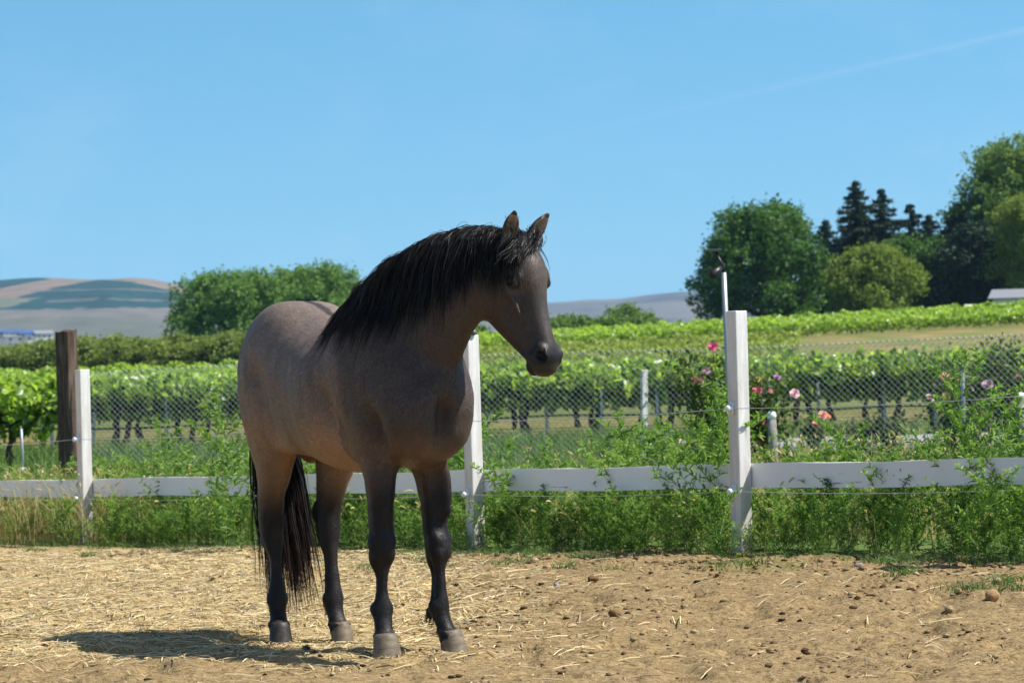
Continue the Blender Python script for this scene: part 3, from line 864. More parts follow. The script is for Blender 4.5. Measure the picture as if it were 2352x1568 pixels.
def ground_height(x, y):
    h = base_height(x, y)
    near = smoothstep(26, 20, np.asarray(y, float))
    n = 0.030 * fbm(x, y, 0.9, 3, 3) + 0.022 * fbm(x, y, 4.2, 9, 3) + 0.020 * np.maximum(0, fbm(x, y, 11.0, 17, 2)) + 0.014 * fbm(x, y, 24, 23, 1) - 0.030 * smoothstep(0.22, 0.34, vnoise(x, y, 4.6, 29)) - 0.014 * smoothstep(0.20, 0.34, vnoise(x + 7, y, 9.5, 37))
    foot = np.ones_like(h)
    for fx_, fy_ in FEET:
        foot = foot * (1 - np.exp(-(((x - fx_) / 0.16) ** 2 + ((y - fy_) / 0.16) ** 2)))
    return h + n * near * foot

def local_to_world(p):
    c, s = math.cos(HORSE_ROT), math.sin(HORSE_ROT)
    return (HORSE_ORIGIN[0] + p[0] * c - p[1] * s, HORSE_ORIGIN[1] + p[0] * s + p[1] * c)
FEET = [local_to_world((v[0], v[1])) for v in LEGS.values()]

def axis_steps(lo_far, lo, hi, hi_far, step, grow):
    a = list(np.arange(lo, hi, step))
    d, p = step, hi
    up = []
    while p < hi_far:
        up.append(p); d *= grow; p += d
    up.append(hi_far)
    dn = []
    d, p = step, lo
    while p > lo_far:
        d *= grow; p -= d
        dn.append(max(p, lo_far))
    return np.array(sorted(set(dn)) + a + up)

def weed_line(x, y):
    """distance behind the front edge of the weeds, + on the garden side"""
    p = (x - FM[0]) * FN[0] + (y - FM[1]) * FN[1]
    s = (x - FM[0]) * FU[0] + (y - FM[1]) * FU[1]
    return p + 0.30 + 0.10 * np.sin(s * 2.1) + 0.05 * np.sin(s * 5.3 + 1)

gx = axis_steps(-9000, -3.9, 3.7, 9000, 0.028, 1.20)
gy = axis_steps(-60, 10.9, 19.2, 13000, 0.028, 1.13)
GX, GY = np.meshgrid(gx, gy, indexing='ij')
GZ = ground_height(GX, GY)
gv = np.stack([GX, GY, GZ], -1).reshape(-1, 3)
ni, nj = GX.shape
ii, jj = np.meshgrid(np.arange(ni - 1), np.arange(nj - 1), indexing='ij')
a0 = (ii * nj + jj).ravel()
gf = np.stack([a0, a0 + nj, a0 + nj + 1, a0 + 1], 1)

gmat, n, l, b = new_mat('ground_soil', rough=0.95, spec=0.08)
at = n.new('ShaderNodeAttribute'); at.attribute_name = 'Col'      # r straw litter, g green ground, b garden or field soil
sep = n.new('ShaderNodeSeparateColor'); l.new(at.outputs['Color'], sep.inputs['Color'])
tc = coords(n)
n1 = noise_node(n, l, 38, 6, 0.65, tc, 0.4)
n2 = noise_node(n, l, 7, 5, 0.6, tc, 0.2)
n3 = noise_node(n, l, 120, 3, 0.6, tc)
dirt = ramp_node(n, l, n1.outputs['Fac'], [(0.30, (0.085, 0.055, 0.026)), (0.44, (0.24, 0.170, 0.082)), (0.60, (0.335, 0.245, 0.125)), (0.78, (0.46, 0.35, 0.195))])
straw = ramp_node(n, l, n3.outputs['Fac'], [(0.30, (0.22, 0.145, 0.062)), (0.5, (0.42, 0.31, 0.14)), (0.70, (0.60, 0.48, 0.26))])
sm = n.new('ShaderNodeMath'); sm.operation = 'MULTIPLY_ADD'
l.new(n1.outputs['Fac'], sm.inputs[0]); sm.inputs[1].default_value = 1.6; sm.inputs[2].default_value = -0.8
sa = n.new('ShaderNodeMath'); sa.operation = 'ADD'; sa.use_clamp = True
l.new(sep.outputs['Red'], sa.inputs[0]); l.new(sm.outputs[0], sa.inputs[1])
sf = n.new('ShaderNodeMath'); sf.operation = 'MULTIPLY'; sf.use_clamp = True
l.new(sa.outputs[0], sf.inputs[0]); l.new(sep.outputs['Red'], sf.inputs[1])
cA = mix_node(n, l, dirt.outputs['Color'], straw.outputs['Color'], sf.outputs[0])
tint = ramp_node(n, l, n2.outputs['Fac'], [(0.3, (0.80, 0.80, 0.82)), (0.7, (1.15, 1.12, 1.08))])
cA = mix_node(n, l, cA, tint.outputs['Color'], 1.0, 'MULTIPLY')
gn = noise_node(n, l, 2.2, 6, 0.65, tc, 0.3)
green = ramp_node(n, l, gn.outputs['Fac'], [(0.3, (0.045, 0.085, 0.022)), (0.55, (0.10, 0.16, 0.04)), (0.75, (0.21, 0.22, 0.085))])
cB = mix_node(n, l, cA, green.outputs['Color'], sep.outputs['Green'])
fn_ = noise_node(n, l, 0.35, 6, 0.65, tc, 0.4)
field = ramp_node(n, l, fn_.outputs['Fac'], [(0.38, (0.12, 0.16, 0.045)), (0.52, (0.20, 0.185, 0.070)), (0.68, (0.32, 0.205, 0.11))])
cC = mix_node(n, l, cB, field.outputs['Color'], sep.outputs['Blue'])
l.new(cC, b.inputs['Base Color'])
add_bump(n, l, b, n1.outputs['Fac'], 0.9, 0.022)
ground = mesh_obj('ground', gv, gf, gmat, smooth=True)
tag(ground, kind='structure')
gxy = gv[:, :2]
wl_ = weed_line(gxy[:, 0], gxy[:, 1])
straw_w = smoothstep(0.6, -0.9, gxy[:, 0] + 0.35 * fbm(gxy[:, 0], gxy[:, 1], 0.8, 71, 3) * 2) * smoothstep(0.2, -0.5, wl_) * smoothstep(11.6, 12.6, gxy[:, 1] + 0.8 * fbm(gxy[:, 0], gxy[:, 1], 1.1, 75, 2))
straw_w = np.maximum(straw_w, 0.15 * smoothstep(0.2, -0.5, wl_))
green_w = smoothstep(-0.1, 0.5, wl_) * smoothstep(62, 46, gxy[:, 1])
green_w = np.maximum(green_w, smoothstep(60, 66, gxy[:, 1]))
patch = smoothstep(0.16, 0.30, fbm(gxy[:, 0], gxy[:, 1], 1.6, 55, 3)) * smoothstep(-1.6, -0.2, wl_) * (wl_ < 0.3)
green_w = np.maximum(green_w, 0.35 * patch)
field_w = smoothstep(44, 47, gxy[:, 1]) * smoothstep(230, 205, gxy[:, 1]) * np.where(gxy[:, 1] > 62, 0.45 + 0.55 * smoothstep(10, 24, gxy[:, 0]), 1.0)
color_attr(ground.data, np.stack([straw_w, green_w, field_w], 1))

# gravel drive beyond the wire fence, right
def strip_sheet(name, x0, x1, y0, y1, nx_, ny_, lift, wob):
    V, Fq = [], []
    for i in range(nx_ + 1):
        for j in range(ny_ + 1):
            x = x0 + (x1 - x0) * i / nx_
            e = wob * math.sin(i * 1.3) if j in (0, ny_) else 0
            y = y0 + (y1 - y0) * j / ny_ + e
            V.append((x, y, float(base_height(x, y)) + lift))
    for i in range(nx_):
        for j in range(ny_):
            a_ = i * (ny_ + 1) + j
            Fq.append((a_, a_ + ny_ + 1, a_ + ny_ + 2, a_ + 1))
    return V, Fq
pm, n, l, b = new_mat('pale_gravel', rough=0.95, spec=0.1)
nz = noise_node(n, l, 12, 6, 0.7, coords(n))
rp = ramp_node(n, l, nz.outputs['Fac'], [(0.3, (0.24, 0.235, 0.235)), (0.7, (0.40, 0.39, 0.38))])
l.new(rp.outputs['Color'], b.inputs['Base Color'])
V, Fq = strip_sheet('path', 2.5, 12.0, 37.5, 43.5, 24, 4, 0.012, 0.15)
tag(mesh_obj('path', V, Fq, pm), kind='structure')

# ------------------------------------------------------------------ hills
def hill(name, crest, y_front, y_crest, base_z, mat, seed, x_lo, x_hi, nx_=140, ny_=60):
    cx = np.array([c[0] for c in crest]); cz = np.array([c[1] for c in crest])
    D = dense([(c[0], c[1]) for c in crest], 300)
    x, v = np.meshgrid(np.linspace(x_lo, x_hi, nx_), np.linspace(0, 1.5, ny_), indexing='ij')
    H_ = np.interp(x, D[:, 0], D[:, 1])
    y = y_front + (y_crest - y_front) * v
    v1 = np.minimum(v, 1.0)
    prof = np.where(v <= 1, np.sin(v1 * math.pi / 2) ** 1.15, 1 - (v - 1) ** 2 * 0.6)
    z = base_z + (H_ - base_z) * (prof + 0.10 * fbm(x, y * 0.4, 0.006, seed, 3) * np.sin(v1 * math.pi))
    V = np.stack([x * (y / y_crest * 0.5 + 0.5), y, z], -1).reshape(-1, 3)
    Fq = [(i * ny_ + j, (i + 1) * ny_ + j, (i + 1) * ny_ + j + 1, i * ny_ + j + 1) for i in range(nx_ - 1) for j in range(ny_ - 1)]
    return tag(mesh_obj(name, V, Fq, mat, smooth=True), kind='structure')

hmL, n, l, b = new_mat('hill_fields', rough=0.95, spec=0.05)
at = n.new('ShaderNodeAttribute'); at.attribute_name = 'Col'
nz = noise_node(n, l, 0.02, 6, 0.7, coords(n))
rp = ramp_node(n, l, nz.outputs['Fac'], [(0.3, (0.75, 0.75, 0.75)), (0.7, (1.25, 1.22, 1.2))])
l.new(mix_node(n, l, at.outputs['Color'], rp.outputs['Color'], 1.0, 'MULTIPLY'), b.inputs['Base Color'])
hl = hill('hills', [(-1500, 128), (-900, 120), (-690, 127), (-610, 130.5), (-560, 128), (-515, 126), (-480, 127), (-440, 118), (-400, 108), (-330, 96), (-200, 70), (0, 40), (250, 20)], 2500, 3800, 18, hmL, 5, -1500, 250, 260, 90)
co = np.empty(len(hl.data.vertices) * 3, np.float32); hl.data.vertices.foreach_get('co', co); co = co.reshape(-1, 3)
fxp = co[:, 0] / co[:, 1] * 6500 + 1176      # bearing as an image pixel column; the field patches are placed by it
fz = co[:, 2]
hc = np.tile(np.array([0.185, 0.138, 0.098]), (len(co), 1))
def field_patch(mask, c):
    hc[mask] = c
vwob = 3.0 * fbm(co[:, 0], co[:, 1], 0.004, 77, 3)
zf = fz + vwob * 0.5
ORCH = (0.010, 0.042, 0.036)
low = zf < 74
field_patch(low, (0.135, 0.125, 0.105))
field_patch((zf < 62) & (fbm(co[:, 0], co[:, 1], 0.010, 78, 3) > 0.02), (0.105, 0.108, 0.08))
apex = 235
tri = (zf < 122 - np.abs(fxp - apex) * np.where(fxp < apex, 0.17, 0.135)) & (zf > 72)
field_patch(tri, ORCH)
field_patch((zf > 83) & (zf < 104) & (fxp > 70) & (fxp < 520) & ((zf < 97 - np.maximum(0, (110 - fxp) * 0.2))), ORCH)
field_patch((zf > 72) & (zf < 83) & (fxp > 30), ORCH)
field_patch((np.abs(zf - 98.5) < 1.3) & (fxp > 80) & (fxp < 390), (0.08, 0.085, 0.07))
field_patch((np.abs(zf - 83.0) < 1.3) & (fxp > 110), (0.10, 0.098, 0.08))
field_patch((zf > 104 + (fxp) * 0.16) & (fxp < 112), ORCH)
field_patch((zf < 88) & (zf > 76) & (fxp < 90 - (88 - zf) * 5), (0.12, 0.13, 0.085))
color_attr(hl.data, hc)
hmR, n, l, b = new_mat('bare_hill', rough=0.95, spec=0.05)
tc = coords(n)
mp = n.new('ShaderNodeMapping'); mp.inputs['Scale'].default_value = (0.004, 0.004, 0.03); l.new(tc, mp.inputs['Vector'])
nz = noise_node(n, l, 1.0, 7, 0.65, mp.outputs['Vector'], 0.5)
rp = ramp_node(n, l, nz.outputs['Fac'], [(0.35, (0.06, 0.056, 0.058)), (0.50, (0.12, 0.108, 0.092)), (0.68, (0.165, 0.145, 0.11))])
l.new(rp.outputs['Color'], b.inputs['Base Color'])
hill('hills', [(-1200, 60), (-400, 90), (60, 134), (220, 140), (330, 150), (420, 154), (600, 162), (900, 150), (1600, 130), (2600, 90)], 4200, 6200, 10, hmR, 15, -1200, 2600, 240, 70)
hill('hills', [(-2500, 140), (-600, 150), (-100, 172), (500, 180), (1500, 176), (3500, 150)], 8000, 9500, 8, hmR, 25, -3000, 3500, 160, 40)
# ------------------------------------------------------------------ foliage tools
def leaf_mat(name, c_lo, c_hi, trans=0.35, rough=0.55, spec=0.25):
    m = bpy.data.materials.new(name); m.use_nodes = True
    n, l = m.node_tree.nodes, m.node_tree.links
    b = n['Principled BSDF']
    at = n.new('ShaderNodeAttribute'); at.attribute_name = 'Col'
    sep = n.new('ShaderNodeSeparateColor'); l.new(at.outputs['Color'], sep.inputs['Color'])
    c = mix_node(n, l, c_lo, c_hi, sep.outputs['Red'])
    l.new(c, b.inputs['Base Color'])
    b.inputs['Roughness'].default_value = rough
    b.inputs['Specular IOR Level'].default_value = spec
    t = n.new('ShaderNodeBsdfTranslucent')
    tcol = mix_node(n, l, c, (1.25, 1.35, 0.55), 1.0, 'MULTIPLY')
    l.new(tcol, t.inputs['Color'])
    ms = n.new('ShaderNodeMixShader'); ms.inputs['Fac'].default_value = trans
    l.new(b.outputs['BSDF'], ms.inputs[1]); l.new(t.outputs['BSDF'], ms.inputs[2])
    l.new(ms.outputs['Shader'], n['Material Output'].inputs['Surface'])
    return m

def rand_unit(rng, n):
    v = rng.normal(size=(n, 3))
    return v / np.linalg.norm(v, axis=1, keepdims=True)

def leaves(P, size, rng, up=0.35, aspect=0.75, fold=0.25, nrm=None):
    """kite-shaped leaves: 4 verts + fold, 2 triangles each; P (n,3)"""
    n_ = len(P)
    N = rand_unit(rng, n_) + np.array([0, 0, up])
    if nrm is not None: N = N + nrm
    N /= np.linalg.norm(N, axis=1, keepdims=True)
    A = np.cross(N, rand_unit(rng, n_)); A /= np.linalg.norm(A, axis=1, keepdims=True) + 1e-9
    B = np.cross(N, A)
    s = (size * (0.6 + 0.8 * rng.random(n_)))[:, None]
    p0 = P - A * s * 0.5
    p1 = P + B * s * 0.5 * aspect + N * s * fold * 0.5 - A * s * 0.1
    p2 = P + A * s * 0.5 - N * s * fold * 0.4
    p3 = P - B * s * 0.5 * aspect + N * s * fold * 0.5 - A * s * 0.1
    V = np.stack([p0, p1, p2, p3], 1).reshape(-1, 3)
    b_ = np.arange(n_)[:, None] * 4
    F = np.concatenate([b_ + [0, 1, 2], b_ + [0, 2, 3]], 1).reshape(-1, 3)
    return V, F, 4

def foliage_obj(name, V, F, shade, mat, parent=None):
    """shade: one value 0..1 per vertex (dark to light leaf tone)"""
    o = mesh_obj(name, V, F, mat, parent)
    color_attr(o.data, np.repeat(np.clip(shade, 0, 1)[:, None], 3, 1))
    return o

def tube(pts, rad, m=7):
    pts = np.asarray(pts, float); k = len(pts)
    T = np.gradient(pts, axis=0); T /= np.linalg.norm(T, axis=1, keepdims=True) + 1e-9
    ref = np.array([0.31, 0.92, 0.17])
    A = np.cross(T, ref); A /= np.linalg.norm(A, axis=1, keepdims=True) + 1e-9
    B = np.cross(T, A)
    a = np.arange(m) * 2 * math.pi / m
    r = np.broadcast_to(np.asarray(rad, float), (k,))
    V = (pts[:, None] + (A[:, None] * np.cos(a)[None, :, None] + B[:, None] * np.sin(a)[None, :, None]) * r[:, None, None]).reshape(-1, 3)
    F = []
    for i in range(k - 1):
        for q in range(m):
            q2 = (q + 1) % m
            F.append((i * m + q, i * m + q2, (i + 1) * m + q2, (i + 1) * m + q))
    F.append(tuple(range(m))[::-1]); F.append(tuple((k - 1) * m + q for q in range(m)))
    return V, F

class MB:
    def __init__(self): self.V = []; self.F = []; self.n = 0
    def add(self, V, F):
        V = np.asarray(V, float); self.V.append(V)
        self.F += [tuple(int(i) + self.n for i in f) for f in F]
        self.n += len(V); return self
    def tube(self, pts, rad, m=7): return self.add(*tube(pts, rad, m))
    def box(self, c, s, rz=0.0, taper=1.0):
        x, y, z = np.array(s) / 2
        V = np.array([(-x, -y, -z), (x, -y, -z), (x, y, -z), (-x, y, -z), (-x * taper, -y * taper, z), (x * taper, -y * taper, z), (x * taper, y * taper, z), (-x * taper, y * taper, z)])
        cz, sz = math.cos(rz), math.sin(rz)
        V = V @ np.array([(cz, sz, 0), (-sz, cz, 0), (0, 0, 1)]) + np.array(c)
        return self.add(V, [(3, 2, 1, 0), (4, 5, 6, 7), (0, 1, 5, 4), (1, 2, 6, 5), (2, 3, 7, 6), (3, 0, 4, 7)])
    def build(self, name, mat, parent=None, smooth=False, bevel=0.0):
        o = mesh_obj(name, np.concatenate(self.V), self.F, mat, parent, smooth)
        if bevel:
            bm = bmesh.new(); bm.from_mesh(o.data)
            bmesh.ops.bevel(bm, geom=list(bm.edges), offset=bevel, segments=2, profile=0.5, affect='EDGES')
            bm.to_mesh(o.data); bm.free()
        return o

bark, n, l, b = new_mat('bark', rough=0.9, spec=0.1)
mp = n.new('ShaderNodeMapping'); mp.inputs['Scale'].default_value = (9, 9, 2); l.new(coords(n), mp.inputs['Vector'])
nz = noise_node(n, l, 3, 5, 0.6, mp.outputs['Vector'])
rp = ramp_node(n, l, nz.outputs['Fac'], [(0.3, (0.030, 0.022, 0.016)), (0.7, (0.12, 0.09, 0.065))])
l.new(rp.outputs['Color'], b.inputs['Base Color'])

MATS = {
    'maple': leaf_mat('maple_leaf', (0.020, 0.065, 0.014), (0.14, 0.27, 0.050), 0.36),
    'light': leaf_mat('light_leaf', (0.095, 0.15, 0.030), (0.30, 0.37, 0.075), 0.40),
    'oak': leaf_mat('oak_leaf', (0.050, 0.115, 0.028), (0.27, 0.37, 0.10), 0.40),
    'left': leaf_mat('willow_leaf', (0.065, 0.15, 0.038), (0.22, 0.35, 0.09), 0.38),
    'conifer': leaf_mat('conifer_needle', (0.012, 0.032, 0.020), (0.050, 0.090, 0.045), 0.15),
    'orchard': leaf_mat('orchard_leaf', (0.085, 0.135, 0.032), (0.36, 0.42, 0.12), 0.40),
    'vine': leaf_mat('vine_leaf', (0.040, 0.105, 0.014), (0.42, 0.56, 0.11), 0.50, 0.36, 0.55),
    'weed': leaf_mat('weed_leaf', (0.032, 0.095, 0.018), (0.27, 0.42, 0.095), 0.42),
    'rose': leaf_mat('rose_leaf', (0.032, 0.065, 0.020), (0.12, 0.17, 0.04), 0.30),
    'grass': leaf_mat('grass_blade', (0.055, 0.12, 0.035), (0.17, 0.25, 0.075), 0.35),
    'dry': leaf_mat('dry_grass', (0.32, 0.245, 0.10), (0.60, 0.50, 0.27), 0.35),
}

def crown(blobs, per, size, rng, flat=0.0, inside=0.30):
    """leaf clumps on a set of (centre, radii) lobes; returns V, F, shade"""
    Vs, Fs, Ss, off = [], [], [], 0
    for (c, r, k) in blobs:
        n_ = int(per * k * 2.6)
        # twigs: small sub-clumps on the lobe so that the outline is ragged
        ns = max(6, n_ // 14)
        d = rand_unit(rng, ns); d[:, 2] = np.where(d[:, 2] < -0.55, -d[:, 2] * 0.6, d[:, 2])
        rad = 1.0 + 0.16 * rng.normal(size=(ns, 1)); rad = np.where(rng.random((ns, 1)) < inside, rad * rng.random((ns, 1)) ** 0.5, rad)
        tw = np.array(c) + d * np.array(r) * rad
        idx = rng.integers(0, ns, n_)
        P = tw[idx] + rng.normal(size=(n_, 3)) * size * 0.9 + d[idx] * (rng.random((n_, 1)) * size * 1.2)
        V, F, m = leaves(P, size, rng, 0.45, 0.8, 0.3, d[idx] * 0.5)
        s = np.repeat(np.clip(0.45 + 0.28 * rng.normal(size=ns), 0, 1)[idx] * 0.7 + 0.3 * rng.random(n_), m)
        Vs.append(V); Fs.append(F + off); Ss.append(s); off += len(V)
    return np.concatenate(Vs), np.concatenate(Fs), np.concatenate(Ss)

def broad_tree(name, label, base, height, width, depth, mat, seed, nlobe=26, per=190, size=0.30, trunk_h=0.22, shape='round', group=None, cat='tree', droop=0.0):
    rng = np.random.default_rng(seed)
    root = empty(name, base)
    blobs, ends = [], []
    for i in range(nlobe):
        t = (i + 0.5) / nlobe
        z = trunk_h * 0.55 + (0.93 - trunk_h * 0.55) * (t ** 0.85)
        if shape == 'round': w = math.sin(math.pi * min(0.97, 0.16 + 0.80 * t)) ** 0.55
        elif shape == 'wide': w = math.sin(math.pi * min(0.97, 0.24 + 0.72 * t)) ** 0.45
        else: w = 1.0 - 0.55 * t
        a = i * 2.399 + rng.random() * 0.7
        q = (0.30 + 0.62 * math.sqrt(rng.random())) * w
        r = 0.17 + 0.10 * rng.random()
        c = (math.cos(a) * q * width * 0.5, math.sin(a) * q * depth * 0.5, z * height - droop * q * height)
        rr = (r * width * 0.62, r * depth * 0.62, r * height * 0.55)
        c = (c[0], c[1], min(c[2], height * 0.985 - rr[2]))
        blobs.append((c, rr, 0.6 + rng.random() * 0.8)); ends.append(c)
    blobs.append(((0, 0, height * 0.52), (width * 0.33, depth * 0.33, height * 0.30), 5.0))
    blobs.append(((0, 0, height * 0.22), (width * 0.36, depth * 0.36, height * 0.16), 3.0 if trunk_h < 0.15 else 0.2))
    V, F, s = crown(blobs, per, size, rng)
    foliage_obj('crown', V, F, s, MATS[mat], root)
    m = MB()
    th = height * 0.6
    m.tube([(0, 0, -0.3), (0.05, 0, th * 0.4), (0, 0.05, th * 0.8), (0, 0, height * 0.85)], [height * 0.032, height * 0.026, height * 0.016, 0.02], 8)
    for c in ends[::2]:
        z0 = min(th * 0.85, max(height * 0.12, c[2] * 0.55))
        p0 = np.array((0, 0, z0)); c = np.array(c)
        m.tube([p0, p0 * 0.5 + c * 0.5 + (0, 0, height * 0.02), c], [height * 0.012, height * 0.008, 0.015], 5)
    m.build('trunk', bark, root, True)
    return tag(root, label, cat, group)

def conifer(label, base, height, width, seed, group=None, mat='conifer'):
    rng = np.random.default_rng(seed)
    root = empty('conifer', base)
    Vs, Fs, Ss, off = [], [], [], 0
    m = MB()
    m.tube([(0, 0, -0.3), (0, 0, height * 0.5), (0, 0, height)], [height * 0.018, height * 0.010, 0.015], 7)
    lev = int(height / 0.42)
    for i in range(lev):
        t = (i + 0.5) / lev
        z = height * (0.06 + 0.94 * t)
        R = width * 0.5 * (1 - t) ** 0.75 * (0.70 + 0.55 * rng.random()) + 0.12
        nb = max(4, int(9 * (1 - t)) + 3)
        for k in range(nb):
            a = rng.random() * 2 * math.pi
            Rk = R * (0.7 + 0.5 * rng.random())
            u = np.array([math.cos(a), math.sin(a), 0])
            nn = int(34 + 80 * Rk)
            q = rng.random(nn)
            P = np.array((0, 0, z)) + u * (q * Rk)[:, None] + np.array([0, 0, 1]) * (-0.28 * Rk * q + 0.18 * Rk * q ** 3)[:, None] + rng.normal(size=(nn, 3)) * (0.10, 0.10, 0.09)
            V, F, mm = leaves(P, 0.27, rng, 0.2, 0.45, 0.2)
            Vs.append(V); Fs.append(F + off); off += len(V)
            Ss.append(np.repeat(0.25 + 0.5 * q * rng.random(nn) + 0.15 * rng.random(nn), mm))
            if i % 2 == 0 and k % 2 == 0:
                m.tube([(0, 0, z), (u[0] * Rk * 0.9, u[1] * Rk * 0.9, z - 0.12 * Rk)], [0.03, 0.008], 4)
    foliage_obj('crown', np.concatenate(Vs), np.concatenate(Fs), np.concatenate(Ss), MATS[mat], root)
    m.build('trunk', bark, root, True)
    return tag(root, label, 'tree', group)

def gz(x, y): return float(base_height(x, y))

# ------------------------------------------------------------------ far trees
def T(x, y): return (x, y, gz(x, y) - 0.1)
broad_tree('maple_tree', 'big round dark green tree behind the right white post', T(21.3, 240), 10.8, 10.7, 10.4, 'maple', 101, 38, 330, 0.27, 0.10, 'wide')
broad_tree('bushy_tree', 'low yellow green bushy tree in front of the conifers', T(29.7, 233), 6.5, 7.4, 6.6, 'light', 102, 30, 280, 0.23, 0.08, 'wide')
conifer('tallest dark conifer, just right of the big round tree', T(31.2, 255), 13.2, 10.5, 103)
conifer('second tallest dark conifer, right of the tallest one', T(33.8, 256), 12.4, 10.0, 104)
conifer('small dark conifer between the round tree and the tallest conifer', T(28.8, 258), 10.0, 8.8, 105)
conifer('dark conifer third from the left in the conifer group', T(36.0, 254), 10.8, 9.2, 106)
conifer('dark conifer close to the left edge of the tallest tree', T(38.0, 256), 9.8, 8.0, 117)
conifer('wide dark conifer under the limbs of the tallest tree', T(39.6, 250), 10.4, 8.2, 107)
broad_tree('poplar_tree', 'tallest broad grey green tree at the right edge', T(46.6, 252), 15.9, 16.6, 13.0, 'oak', 108, 44, 330, 0.28, 0.30, 'wide')
broad_tree('ash_tree', 'light green drooping tree in front of the tallest tree', T(44.8, 240), 10.6, 8.6, 8.0, 'light', 109, 28, 300, 0.24, 0.20, 'wide', droop=0.06)
broad_tree('dark_tree', 'dark brownish tree left of the white shed', T(40.2, 245), 8.2, 7.0, 6.0, 'conifer', 110, 22, 190, 0.30, 0.08, 'wide')
conifer('dark conifer peeking between the two tallest conifers', T(32.6, 264), 11.6, 9.0, 119)
broad_tree('dark_tree', 'dark tree mass behind the two tallest conifers', T(32.6, 262), 8.6, 9.0, 6.0, 'conifer', 118, 24, 190, 0.30, 0.08, 'wide')
broad_tree('dark_tree', 'dark tree between the conifers and the tallest tree', T(35.5, 248), 7.6, 7.0, 6.0, 'maple', 115, 20, 190, 0.30, 0.08, 'wide')
broad_tree('shade_tree', 'wide round green tree behind the rump of the horse', T(-25.8, 262), 8.7, 12.0, 11.0, 'left', 111, 38, 330, 0.27, 0.08, 'wide')
broad_tree('shade_tree', 'right hand crown beside the wide tree left of the mane', T(-18.4, 266), 8.9, 9.6, 9.0, 'left', 112, 30, 330, 0.27, 0.08, 'wide')
broad_tree('small_tree', 'small lone tree on the skyline right of the nose', T(12.2, 300), 4.1, 3.6, 3.0, 'oak', 113, 12, 130, 0.26, 0.12, 'wide')
broad_tree('small_tree', 'lower right tree of the skyline pair beyond the netting', T(14.0, 301), 3.3, 3.4, 3.0, 'oak', 114, 10, 120, 0.26, 0.12, 'wide')
k = 0
for x, y, h_, w_ in ((-3.4, 236, 1.7, 4.0), (1.0, 232, 1.8, 4.6), (4.6, 230, 2.0, 4.4), (7.9, 231, 1.7, 3.8)):
    broad_tree('hedge_shrub', ['dark shrub of the far hedge, under the jaw of the horse', 'dark shrub of the far hedge, behind the muzzle', 'second shrub of the far hedge right of the muzzle', 'last shrub of the far hedge, beside the grey netting'][k],
               T(x, y), h_, w_, 3.0, 'oak', 120 + k, 12, 150, 0.25, 0.05, 'wide', 'shrubs of the far hedge', 'shrub')
    k += 1
# orchard on the left: rows of low trees
rngo = np.random.default_rng(5)
protos = []
for row, (yy, hh) in enumerate(((203, 2.05), (211, 2.15), (221, 2.3))):
    x = -40.0 + row * 0.9
    while x < -9.5:
        lab = ('orchard tree in the front row left of the horse', 'orchard tree in the middle row left of the horse', 'orchard tree in the back row left of the horse')[row]
        if len(protos) < 4:
            o = broad_tree('orchard_tree', lab, T(x, yy), 2.9, 3.5, 3.2, 'orchard', 140 + len(protos), 12, 120, 0.24, 0.06, 'wide', 'rows of orchard trees')
            protos.append(o)
        else:
            o = copy_tree(protos[rngo.integers(0, 4)])
            o.location = T(x, yy); o['label'] = lab
        sc_ = hh / 2.9 * (0.85 + 0.3 * rngo.random())
        o.scale = (sc_ * 1.15, sc_ * 1.15, sc_); o.rotation_euler = (0, 0, rngo.random() * 6.28)
        x += 2.15 + 0.5 * rngo.random()
for j, (x, y) in enumerate(((-29.8, 330), (-25.3, 332))):
    broad_tree('pale_shrub', ('pale grey green bush above the orchard, left one', 'pale grey green bush above the orchard, right one')[j], T(x, y), 4.6 + j * 0.3, 5.6, 4.0, 'orchard', 150 + j, 12, 120, 0.35, 0.05, 'wide', None, 'shrub')

# ------------------------------------------------------------------ far buildings
white_wall, n, l, b = new_mat('white_wall', (0.72, 0.71, 0.69), 0.85, 0.2)
roofm, n, l, b = new_mat('grey_roof', (0.22, 0.23, 0.25), 0.8, 0.2)
bluem, n, l, b = new_mat('blue_roof', (0.06, 0.11, 0.26), 0.7, 0.3)
darkp, n, l, b = new_mat('dark_pane', (0.03, 0.035, 0.04), 0.2, 0.5)
def small_house(name, label, loc, w, d, h, rise, rz, wall, roof, cat='building', group=None, windows=2):
    root = empty(name, loc, rz)
    MB().box((0, 0, h / 2), (w, d, h)).build('wall', wall, root)
    m = MB(); e = 0.08 * w
    V = [(-w / 2 - e, -d / 2 - e, h), (w / 2 + e, -d / 2 - e, h), (w / 2 + e, d / 2 + e, h), (-w / 2 - e, d / 2 + e, h), (-w / 2 - e, 0, h + rise), (w / 2 + e, 0, h + rise)]
    V2 = [(x, y, z - 0.06 * h) for x, y, z in V[:4]]
    m.add(np.array(V + V2), [(0, 1, 5, 4), (2, 3, 4, 5), (0, 4, 3), (1, 2, 5), (0, 6, 7, 1), (1, 7, 8, 2), (2, 8, 9, 3), (3, 9, 6, 0), (9, 8, 7, 6)])
    m.build('roof', roof, root)
    for i in range(windows):
        x = (i + 0.5) / windows * w - w / 2
        MB().box((x, -d / 2 - 0.01 * w, h * 0.55), (w * 0.12, 0.02 * w, h * 0.3)).build('window', darkp, root)
    return tag(root, label, cat, group)
small_house('shed', 'white shed with grey roof under the tallest tree', (41.6, 229, gz(41.6, 229)), 4.6, 4.0, 1.35, 0.75, math.radians(-18), white_wall, roofm, 'shed', None, 0)
small_house('shed', 'tiny white roofed hut half hidden by dark trees', (38.6, 236, gz(38.6, 236)), 1.5, 1.5, 0.6, 0.55, 0.3, darkp, white_wall, 'shed', None, 0)
rngb = np.random.default_rng(9)
